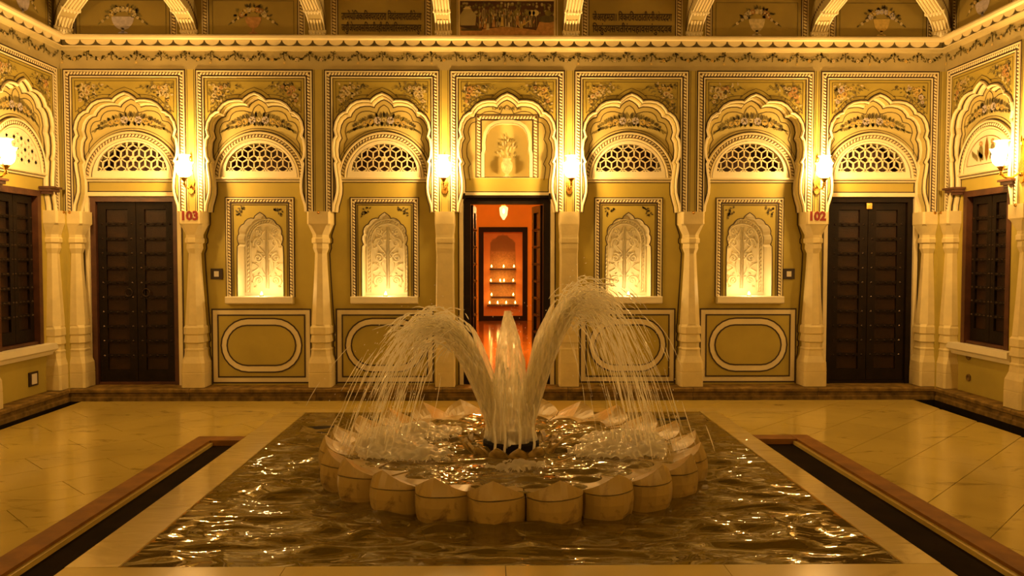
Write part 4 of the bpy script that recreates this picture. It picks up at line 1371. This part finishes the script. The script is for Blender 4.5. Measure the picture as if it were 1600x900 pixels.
# stone lattices of the lunettes
LN = {0: 'above the ring-handled door', 1: 'next to the one above the ring-handled door', 2: 'beside the vase niche, ring-handled door side', 4: 'beside the vase niche, padlocked door side', 5: 'next to the one above the padlocked door', 6: 'above the padlocked door'}
wn = 1
for i, where in LN.items():
    cx, hw = BAYS[i]
    t = thing('window_%d' % wn, 'half-round stone lattice window with cube pattern ' + where, 'window', (cx, YA, 0), kind='structure'); wn += 1
    jali_lattice(0, REC + .012, REC + .035, hw / .60).build('lattice', t)
    b = MB(); b.box(-.42, .42, REC + .30, REC + .32, JALI_Z0 - .1, JALI_Z0 + .42, 'wood2'); b.build('unlit_room_backing', t)  # dark sheet added in place of the unlit room behind the lattice
for w_, sg, who in (('left', 1, 'ring-handled'), ('right', -1, 'padlocked')):
    for k in range(4):
        c = sg * SIDE_C[k]
        where = 'beside the %s door' % who if k == 0 else ('second', 'third', 'fourth')[k - 1] + ' from the %s door' % who
        t = thing('window_%d' % wn, 'dark shuttered window with cream sill ' + where, 'window', wpos(w_, c, SREC, .60), wrot(w_), kind='structure'); wn += 1
        door_frame(t, -.37, .37, 0, 1.53, -.01, 'wood2', .06)
        leaf_parts(t, -.308, -.003, .035, 1.468, .05, 9, None, .06)
        leaf_parts(t, .003, .308, .035, 1.468, .05, 9, None, .06)
        b = MB()
        b.molding([(-.50, -.03), (.50, -.03)], [(.03, .02), (.03, -.10), (-.03, -.10), (-.05, -.075), (-.085, -.06), (-.09, 0)], 'white')
        for xx in (-.50, .50): b.add([(xx, .02, 0), (xx, -.10, 0), (xx, -.10, -.06), (xx, -.075, -.08), (xx, -.06, -.115), (xx, 0, -.12)], [(0, 1, 2, 3, 4, 5)], 'white')
        b.build('sill', t)
        for sx in (-1, 1):
            b = MB()
            xc = sx * .445
            b.box(xc - .10, xc + .10, -.13, .02, 1.555, 1.575, 'wood2'); b.box(xc - .085, xc + .085, -.11, .02, 1.525, 1.555, 'wood2'); b.box(xc - .07, xc + .07, -.09, .02, 1.50, 1.525, 'wood2')
            b.build('corbel', t)
        b = MB()
        if w_ == 'left':
            c2 = jali_lattice(0, -.012, .0, .96, .026, 'white'); c2.v = [(x, y, z - .60) for x, y, z in c2.v]
            c2.build('blind_lattice', t)
        else:
            z0 = JALI_Z0 - .60
            b.ribbon([(x, z - .60) for x, z in jali_outline(0, .9)], .006, -.016, 'kerb', True)
            for sx in (-1, 1):
                leaf(b, sx * .09, z0 + .02, PI / 2, .20, .07, -.016, 'leaf'); rosette(b, sx * .09, z0 + .20, .03, -.017, 'fred', 'fcre')
                for q in range(6): leaf(b, sx * (.05 + .03 * q), z0 + .03 + .02 * (q % 3), PI / 2 - sx * .4, .09, .03, -.016, 'leaf')
            leaf(b, 0, z0 + .02, PI / 2, .24, .06, -.016, 'kerb')
            b.build('painted_figures', t)

# ------------------------------------------------------------------ columns
CPX = [(331, 17.8, .15), (350, 17.8, .15), (353, 16.5, .3), (364, 13, .55), (367, 12, .6), (371, 12, .6), (373, 13.4, .6), (379, 13.4, .6), (381, 11, .6), (388, 11.5, .6), (392, 10, .6), (396, 8.6, .6)]
SPX = [(396, 8.6, .6), (420, 9.6, .6), (450, 11.2, .6), (480, 13, .6), (507, 14.6, .6)]
BPX = [(507, 13.6, .5), (511, 15.6, .4), (521, 15.6, .4), (523, 14, .4), (529, 15, .4), (534, 15.6, .4), (536, 13.2, .4), (543, 13.2, .4), (545, 15.2, .4), (548, 14.4, .35), (556, 15, .3), (566, 17.8, .2), (580, 18, .15), (581, 17.6, .15), (582, 18, .15)]
def col_mesh(rows, name, k=1.0, flat=None):
    mb = MB(); v = []
    for py, hw, ch in rows:
        w = (flat if flat else hw) * K * k; c = w * ch; z = ZA(py)
        pts = [(w, -(w - c)), (w, w - c), (w - c, w), (-(w - c), w), (-w, w - c), (-w, -(w - c)), (-(w - c), -w), (w - c, -w)]
        v += [(x, y, z) for x, y in pts]
    n = 8; N = len(rows)
    f = [(i * n + j, i * n + (j + 1) % n, (i + 1) * n + (j + 1) % n, (i + 1) * n + j) for i in range(N - 1) for j in range(n)]
    f += [tuple(range(n)), tuple((N - 1) * n + j for j in range(n))]
    mb.add(v, f, 'column')
    return mb.mesh(name)
zb_px = 603.5
BPX.append((zb_px, 18, .15))
cap_me, sh_me, ba_me = col_mesh(CPX, 'capital'), col_mesh(SPX, 'shaft'), col_mesh(BPX, 'base')
fl = lambda R: [(p, 14.5 + (h - 14) * .22, .12) for p, h, c in R]
cap_f, sh_f, ba_f = col_mesh(fl(CPX), 'capital'), col_mesh(fl(SPX), 'shaft'), col_mesh(fl(BPX), 'base')
def column(wname, x, y, label, num=None, flat=False):
    t = thing('column', label, 'column', wpos(wname, x, y, 0), wrot(wname), group='carved columns under the arches')
    for nm, me in zip(('capital', 'shaft', 'base'), (cap_f, sh_f, ba_f) if flat else (cap_me, sh_me, ba_me)):
        put(nm, me, t)
    if num:
        me = text_mesh(num, .125, 'num', .006, .165)
        tag(put('room_number', me, t, (0, -.121, ZA(338.5))), 'dark red number ' + num)
    b = MB()
    if not flat:
        b.lathe([(.018, 0), (.012, .012), (.004, .02)], 10, 'brass')
        m_ = b.mesh('hook'); h = put('hook', m_, t, (0, -.115, Z_CAP - .012)) if not num else None
        if h: h.rotation_euler = (PI / 2, 0, 0)
    return t
YC = .055
column('back', XL + .105, YC, 'carved corner column between the ring-handled door and the side wall')
column('back', EDGES[1], YC, 'cream carved column numbered 103, next to the ring-handled door', '103')
column('back', EDGES[2], YC, 'unnumbered carved column between the two niches toward the ring-handled door')
column('back', EDGES[3], YC, 'flat cream pillar beside the open door, nearer the ring-handled door', None, True)
column('back', EDGES[4], YC, 'flat cream pillar beside the open door, nearer the padlocked door', None, True)
column('back', EDGES[5], YC, 'unnumbered carved column between the two niches toward the padlocked door')
column('back', EDGES[6], YC, 'cream carved column numbered 102, next to the padlocked door', '102')
column('back', XRT - .105, YC, 'carved corner column between the padlocked door and the side wall')
for w_, sg, who in (('left', 1, 'ring-handled'), ('right', -1, 'padlocked')):
    for k in range(5):
        x = SIDE_E[k] - (.10 if k == 0 else 0)
        column(w_, sg * x, YC, ('side-wall column in the corner by the %s door' % who, 'side-wall column past the window beside the %s door' % who, 'third side-wall column from the %s door' % who, 'fourth side-wall column from the %s door' % who, 'fifth side-wall column from the %s door' % who)[k])
# painted outline round the columns on the wall behind
for i in range(1, 7):
    if i in (3, 4): continue
    b = MB()
    for s in (-1, 1):
        path = [(EDGES[i] + s * (h * K + .014), ZA(p)) for p, h, c in CPX + SPX[1:] + BPX[1:]]
        b.ribbon(path, .013, REC - .004, 'line')
    b.build('painted_outline', wall_back)

# ------------------------------------------------------------------ brackets under the balcony
BR = [(0.0, 0.0), (.012, .03), (.03, .075), (.07, .115), (.13, .150), (.21, .182), (.31, .208), (.42, .232), (.55, .262), (.68, .31), (.78, .40), (.84, .53)]
def bracket_meshes():
    w = .078
    b = MB(); n = len(BR)
    v = []
    for u, z in BR:
        for x in (-w, w): v.append((x, -u, z))
    tops = [(-.0, 1.0), (.0, 1.0), (.0, 1.0), (.01, 1.0), (.05, 1.0), (.12, 1.0), (.22, 1.0), (.33, 1.0), (.47, 1.0), (.62, 1.0), (.74, 1.0), (.84, 1.0)]
    f = [(2 * i, 2 * i + 1, 2 * i + 3, 2 * i + 2) for i in range(n - 1)]
    b.add(v, f, 'frieze')
    # cheeks follow the curve and run back to the wall
    for x in (-w, w):
        vv = [(x, -u, z) for u, z in BR] + [(x, -u * .55 + .0, z + .20) for u, z in BR] + [(x, 0, Z_TOP - Z_LEDGE - .0)]
        ff = [(i, i + 1, n + i + 1, n + i) for i in range(n - 1)]
        b.add(vv, ff, 'frieze')
    top = [(x, -u * .55, z + .20) for u, z in BR for x in (-w, w)]
    b.add(top, f, 'frieze')
    b.box(-w * .8, w * .8, -.50, -.12, .36, Z_TOP - Z_LEDGE, 'upper')
    b.box(-w * .8, w * .8, -.83, -.50, .62, Z_TOP - Z_LEDGE, 'upper')
    body = b.mesh('bracket_body')
    b = MB()
    for x in (-.045, -.015, .015, .045):
        for lo, hi in ((2, 4), (5, 9)):
            pts = [(x, -u - .004, z - .004) for u, z in BR[lo:hi + 1]]
            b.tube(pts, .011, 6, 'cream')
    for x in (-.074, .074):
        b.tube([(x, -u - .002, z - .003) for u, z in BR], .006, 6, 'white')
        # painted edge line
    ribs = b.mesh('rib')
    bands = []
    for i in (1, 5):
        b = MB()
        u, z = BR[i]; u2, z2 = BR[i + 1]
        mu_, mz = (u + u2) / 2, (z + z2) / 2
        b.tube([(-w - .010, -mu_, mz), (w + .010, -mu_, mz)], .020, 8, 'cream')
        for k in range(5):
            b.lathe([(.0, -.03), (.013, -.018), (.013, 0), (.0, .01)], 6, 'white', (-.06 + .03 * k, -mu_ - .016, mz - .008), False)
        bands.append(b.mesh('band'))
    b = MB(); b.tube([(-w, -.02, .012), (w, -.02, .012)], .022, 8, 'white'); bands.append(b.mesh('foot'))
    b = MB()
    for x in (-w - .003, w + .003):
        pts = [(x, -u * .8, z + .08) for u, z in BR]
        for i in range(n - 1):
            for k in range(2):
                t = (k + .5) / 2
                p = Vector(pts[i]) * (1 - t) + Vector(pts[i + 1]) * t
                b.add([(x, p.y - .014, p.z - .018), (x, p.y + .014, p.z - .006), (x, p.y + .012, p.z + .018), (x, p.y - .012, p.z + .008)], [(0, 1, 2, 3)], 'maroon')
    return body, ribs, bands, b.mesh('painted_edge')
brm = bracket_meshes()
def bracket(wname, x, rot, label, y=0.0):
    t = thing('bracket', label, 'bracket', wpos(wname, x, y, Z_LEDGE), wrot(wname) + rot, group='carved brackets under the balcony')
    put('body', brm[0], t); put('ribs', brm[1], t)['kind'] = 'stuff'; put('painted_edge', brm[3], t)['kind'] = 'stuff'
    for nm, me in zip(('band', 'band', 'foot'), brm[2]): put(nm, me, t)
D45 = PI / 4
bracket('back', XL + .085, D45, 'diagonal carved bracket on the cornice in the corner by the ring-handled door', -.085)
WB = {1: 'beside the painting of a white flower bowl', 2: 'between the red bowl painting and the verse panel', 3: 'between the forest mural and the red bowl side verse', 4: 'between the forest mural and the cream vase side verse', 5: 'between a verse panel and the painted cream vase', 6: 'between the painted cream and yellow vases'}
for i, wh in WB.items():
    bracket('back', EDGES[i] if i not in (3, 4) else EDGES[i] + (-.01 if i == 3 else .01), 0, 'carved cream bracket on the cornice ' + wh)
bracket('back', XRT - .085, -D45, 'diagonal carved bracket on the cornice in the corner by the padlocked door', -.085)
for w_, sg, who in (('left', 1, 'ring-handled'), ('right', -1, 'padlocked')):
    for k in range(1, 5):
        bracket(w_, sg * SIDE_E[k], 0, '%s carved side-wall bracket from the corner by the %s door' % (('first', 'second', 'third', 'fourth')[k - 1], who))

# ------------------------------------------------------------------ glass sconces
def sconce_meshes():
    oz, oy = 0.0, -.20
    b = MB()   # tulip shade, ruffled rim, neck with flared top
    n = 24; prof = [(.020, -.085), (.045, -.078), (.066, -.055), (.076, -.025), (.078, .005), (.074, .030), (.078, .050), (.088, .064), (.070, .070), (.050, .082), (.044, .110), (.046, .128), (.066, .140)]
    v = []
    for i, (r, z) in enumerate(prof):
        for k in range(n):
            a = 2 * PI * k / n
            rr = r * (1 + (.07 * math.cos(6 * a) if i in (6, 7) else 0))
            v.append((rr * math.cos(a), oy + rr * math.sin(a), z + (.008 * math.cos(6 * a) if i == 7 else 0)))
    f = [(i * n + k, i * n + (k + 1) % n, (i + 1) * n + (k + 1) % n, (i + 1) * n + k) for i in range(len(prof) - 1) for k in range(n)]
    b.add(v, f, 'glow'); shade = b.mesh('glass_shade', True)
    b = MB(); b.lathe([(.0, -.045), (.020, -.035), (.026, 0), (.018, .03), (0, .045)], 12, 'bulb', (0, oy, .005), False); bulb = b.mesh('bulb', True)
    b = MB(); b.lathe([(.006, -.165), (.020, -.155), (.010, -.145), (.010, -.125), (.024, -.105), (.040, -.088), (.036, -.084)], 14, 'brass', (0, oy, 0)); cup = b.mesh('cup', True)
    b = MB()
    for s in (-1, 1):
        b.tube([(s * (.030 + .055 * math.sin(PI * .5 * t / 8)), oy, -.095 + .11 * t / 8) for t in range(9)], .004, 6, 'brass')
    b.tube([(0, oy, -.155), (0, oy + .04, -.185), (0, oy + .10, -.185), (0, oy + .15, -.15), (0, -.012, -.13)], .010, 8, 'brass')
    arm = b.mesh('arm', True)
    b = MB()
    pl = [(0, -.235), (.020, -.225), (.034, -.19), (.026, -.15), (.036, -.11), (.024, -.06), (.016, -.01), (.012, .06), (.018, .08), (.006, .13), (0, .16)]
    pl = pl + [(-x, z) for x, z in reversed(pl[1:-1])]
    b.slab([(x, z) for x, z in pl], -.022, 0.001, 'brass')
    b.lathe([(.0, -.03), (.018, -.02), (.022, 0), (.0, .02)], 10, 'brass', (0, -.02, -.15), False)
    b.lathe([(.012, 0), (.010, .05), (.002, .10)], 8, 'brass', (0, -.022, .09))
    plate = b.mesh('back_plate', True)
    return shade, bulb, cup, arm, plate
SM = sconce_meshes()
SCZ = ZA(268)
def sconce(wname, x, label, y=0.0, lit=SCONCE_W):
    t = thing('wall_sconce', label, 'wall lamp', wpos(wname, x, y, SCZ), wrot(wname), group='lit glass wall sconces')
    for nm, me in zip(('glass_shade', 'bulb', 'cup', 'arm', 'back_plate'), SM): put(nm, me, t)
    ld = bpy.data.lights.new('sconce_light', 'POINT'); ld.energy = lit; ld.color = LAMP_COLOR; ld.shadow_soft_size = .05
    lo = bpy.data.objects.new('sconce_light', ld); COL.objects.link(lo); lo.parent = t; lo.location = (0, -.20, .03)
    return t
sconce('back', EDGES[1], 'lit glass wall sconce next to the ring-handled door')
sconce('back', EDGES[3], 'lit glass wall sconce beside the open door, nearer the ring-handled door')
sconce('back', EDGES[4], 'lit glass wall sconce beside the open door, nearer the padlocked door')
sconce('back', EDGES[6], 'lit glass wall sconce next to the padlocked door')
for w_, sg, who in (('left', 1, 'ring-handled'), ('right', -1, 'padlocked')):
    sconce(w_, sg * SIDE_E[1], 'lit side-wall sconce past the window by the %s door' % who)
    sconce(w_, sg * SIDE_E[3], 'second lit side-wall sconce from the %s door' % who)
    sconce(w_, sg * 1.4, 'third lit side-wall sconce from the %s door' % who)
WALLS['rear'] = ((0, -2.2, 0), PI)
for k, x in enumerate((-3.2, -1.1, 1.1, 3.2)):
    sconce('rear', x, lit=SCONCE_W * .95, label='lit glass wall sconce number %s on the plain wall facing the arches' % ('one', 'two', 'three', 'four')[k])

# ------------------------------------------------------------------ niche lights
for (w_, x, y, z), lab in zip(NICHE_LIGHTS, ('next to the ring-handled door', 'between open and ring-handled doors', 'between open and padlocked doors', 'next to the padlocked door')):
    t = thing('tea_light', 'glowing tea light in the carved niche ' + lab, 'candle', wpos(w_, x, y, z), group='tea lights in the niches')
    b = MB(); b.lathe([(.022, 0), (.024, .016), (.018, .017)], 14, 'wax'); b.build('cup', t, True)
    b = MB(); b.lathe([(0, .014), (.010, .020), (.012, .028), (.005, .042), (0, .052)], 10, 'bulb', cap=False); b.build('flame', t, True)
    ld = bpy.data.lights.new('tea_glow', 'POINT'); ld.energy = NICHE_W; ld.color = (1, .64, .27); ld.shadow_soft_size = .02
    lo = bpy.data.objects.new('tea_glow', ld); COL.objects.link(lo); lo.parent = t; lo.location = (0, -0.005, .085)

# ------------------------------------------------------------------ switch plates and wall fittings
def plate(wname, x, y, z, label, cat, w=.062, plate_m='line', btn=.024):
    t = thing('light_switch' if cat == 'switch' else 'wall_socket', label, cat, wpos(wname, x, y, z), wrot(wname))
    b = MB(); b.box(-w, w, -.014, 0, -w * .92, w * .92, plate_m); b.build('plate', t)
    b = MB(); b.box(-btn, btn, -.020, -.012, -btn * 1.2, btn * 1.2, 'switch'); b.build('rocker', t)
p = at(339, 428, Y=YR); plate('back', p.x, REC, p.z, 'black light switch with white rocker near the ring-handled door', 'switch')
p = at(1232, 428, Y=YR); plate('back', p.x, REC, p.z, 'black light switch with white rocker near the padlocked door', 'switch')
p = at(51, 592, X=XL - SREC); plate('left', p.y, SREC, p.z, 'dark socket with white insert under the window by the ring-handled door', 'socket', .075, 'line', .042)
for px, py, lab in ((1514, 557, 'small round iron fitting just below the window sill by the padlocked door'), (1514, 590, 'round iron ring plate low on the wall by the padlocked door')):
    p = at(px, py, X=XRT + SREC)
    b = MB(); b.lathe([(.035, 0), (.035, .012), (.018, .014), (.018, .006)], 16, 'plinth')
    o = b.build('wall_fitting', None, True, wpos('right', -p.y, SREC, p.z)); o.rotation_euler = (PI / 2, 0, wrot('right'))
    tag(o, lab, 'fitting')

# ------------------------------------------------------------------ the orange hall behind the open door
HX0, HX1, HY0, HY1, HZ1 = -0.78, 1.06, YR + .21, 17.0, 3.0
HZ0 = ZP
DX0, DX1 = at(748, 400, Y=HY1).x, at(824, 400, Y=HY1).x
DZ1 = at(786, 355, Y=HY1).z; DZ0 = HZ0 + .05
b = MB()
hole = rect(DX0 + .02, DX1 - .02, DZ0, DZ1 - .02)
b.poly(rect(HX0, HX1, HZ0, HZ1), HY1 + .62, 'hallwall')
tag(b.build('wall_hall'), 'orange end wall of the hall seen through the open door', 'wall', kind='structure')
b = MB(); b.box(HX0 - .05, HX0, HY0, HY1 + .62, HZ0, HZ1, 'hallwall'); tag(b.build('wall_hall_left'), 'orange hall wall nearer the ring-handled door', 'wall', kind='structure')
b = MB(); b.box(HX1, HX1 + .05, HY0, HY1 + .62, HZ0, HZ1, 'hallwall'); tag(b.build('wall_hall_right'), 'orange hall wall nearer the padlocked door', 'wall', kind='structure')
b = MB(); b.box(HX0, HX1, YR + .19, HY1 + .62, HZ0 - .05, HZ0, 'hallfloor'); tag(b.build('floor_hall'), 'polished floor of the orange hall', 'floor', kind='structure')
b = MB(); b.box(HX0, HX1, HY0, HY1 + .62, HZ1, HZ1 + .05, 'hallwall'); tag(b.build('ceiling'), 'ceiling of the orange hall', 'ceiling', kind='structure')
b = MB()
c3 = BAYS[3][0]
b.poly([(HX0, HZ0), (c3 - .462, HZ0), (c3 - .462, ZD), (c3 + .462, ZD), (c3 + .462, HZ0), (HX1, HZ0), (HX1, HZ1), (HX0, HZ1)], HY0, 'hallwall')
tag(b.build('wall_hall_front'), 'hall side of the wall round the open door', 'wall', kind='structure')
t = thing('door_4', 'dark frame of the candle recess at the far end of the hall', 'door frame', ((DX0 + DX1) / 2, HY1, HZ0), kind='structure')
hwd = (DX1 - DX0) / 2
b = MB()
th = .105
b.box(-hwd, -hwd + th, -.06, .02, 0, DZ1 - HZ0, 'wood'); b.box(hwd - th, hwd, -.06, .02, 0, DZ1 - HZ0, 'wood')
b.box(-hwd + th, hwd - th, -.06, .02, DZ1 - HZ0 - th, DZ1 - HZ0, 'wood'); b.box(-hwd + th, hwd - th, -.06, .02, 0, .10, 'wood')
b.build('door_frame', t)
# recess with arched back and four shelves
dcx = (DX0 + DX1) / 2
rec_t = thing('candle_recess', 'peach arched recess with four shelves of candles at the end of the hall', 'recess', (dcx, HY1 + .02, HZ0))
b = MB()
hi = DZ1 - HZ0 - .02
b.box(-hwd, hwd, .52, .54, 0, hi, 'hallniche'); b.box(-hwd - .01, -hwd + .02, 0, .52, 0, hi, 'hallniche'); b.box(hwd - .02, hwd + .01, 0, .52, 0, hi, 'hallniche')
b.box(-hwd, hwd, 0, .52, hi, hi + .02, 'hallniche'); b.box(-hwd, hwd, 0, .52, -.02, .05, 'hallniche')
b.build('lining', rec_t)
b = MB(); b.poly([(x - dcx, z - HZ0) for x, z in rect(HX0, HX1, HZ0, HZ1)], -.02, 'hallwall', [[(x - dcx, z - HZ0) for x, z in hole]]); b.build('surround', rec_t)
kq = (HY1 + .4) / F_PX
aw = 20 * kq
zs = lambda py: at(786, py, Y=HY1 + .4).z - HZ0
arch = [(-aw, zs(478)), (-aw, zs(392)), (-aw * .95, zs(385)), (-aw, zs(380)), (-aw * .8, zs(374)), (-aw * .55, zs(372)), (-aw * .4, zs(369)), (-aw * .15, zs(368.5)), (0, zs(365))]
arch = arch + [(-x, z) for x, z in reversed(arch[:-1])]
b = MB(); b.poly(arch, .512, 'fred'); b.build('arched_back', rec_t)
b = MB()
for r_ in range(16):
    for c_ in range(18):
        x = -aw + 2 * aw * (c_ + .5) / 18 + (aw / 18 if r_ % 2 else 0); z = zs(392) + (zs(368) - zs(392)) * r_ / 15
        if abs(x) < aw * (.95 if r_ < 8 else .95 - .085 * (r_ - 8)):
            b.add([(x - .010, .508, z), (x, .508, z - .010), (x + .010, .508, z), (x, .508, z + .010)], [(0, 1, 2, 3)], 'maroon')
b.build('pierced_pattern', rec_t)
SH = [(419.5, 20.5, (768, 787, 803)), (441.5, 20.5, (767, 781.5, 787.5, 802)), (463.5, 18, (768, 802)), (476, 24.5, (765, 777.5, 791, 805))]
ROWN = ('top', 'second', 'third', 'lowest')
proto = None
for (py, hwp, cs), rn in zip(SH, ROWN):
    b = MB(); z = zs(py); b.box(-hwp * kq, hwp * kq, .30, .52, z - .035, z, 'wood2'); b.build('shelf', rec_t)
    for q in cs:
        x = at(q, 400, Y=HY1 + .4).x
        t = thing('candle', 'small burning candle on the %s shelf of the hall recess' % rn, 'candle', (x, HY1 + .02 + .36, HZ0 + z), group='candles on the %s shelf' % rn)
        if proto is None:
            b1 = MB(); b1.lathe([(.026, 0), (.030, .022), (.022, .024)], 10, 'wax'); m1 = b1.mesh('wax_cup', True)
            b2 = MB(); b2.lathe([(0, .022), (.014, .034), (.016, .046), (.008, .070), (0, .088)], 8, 'flame', cap=False); m2 = b2.mesh('flame', True)
            proto = True
        put('wax_cup', m1, t); put('flame', m2, t)
    ld = bpy.data.lights.new('candle_glow', 'POINT'); ld.energy = 2.2; ld.color = (1, .50, .12); ld.shadow_soft_size = .12
    lo = bpy.data.objects.new('candle_glow', ld); COL.objects.link(lo); lo.parent = t; lo.location = (dcx - x, -.05, .07)
# hanging lantern
LY = 11.5
p = at(787, 331, Y=LY)
t = thing('hanging_lantern', 'glowing faceted glass lantern hanging in the orange hall', 'lantern', (p.x, LY, p.z))
b = MB(); b.lathe([(.012, -.115), (.055, -.05), (.066, .03), (.066, .06), (.030, .085)], 8, 'lantern'); b.build('glass', t)
b = MB(); b.lathe([(.032, .082), (.036, .095), (.012, .125), (.012, .14)], 8, 'brass'); b.build('cap', t)
b = MB(); b.tube([(0, 0, .13), (0, 0, HZ1 - p.z)], .006, 6, 'brass'); b.build('chain', t)
b = MB(); b.lathe([(0, -.03), (.018, 0), (.016, .03), (0, .05)], 8, 'bulb', cap=False); b.build('bulb', t, True)
for yy in (0,):
    ld = bpy.data.lights.new('lantern_light', 'POINT'); ld.energy = HALL_W; ld.color = LAMP_COLOR; ld.shadow_soft_size = .08
    lo = bpy.data.objects.new('lantern_light', ld); COL.objects.link(lo); lo.parent = t; lo.location = (0, 0, .0)
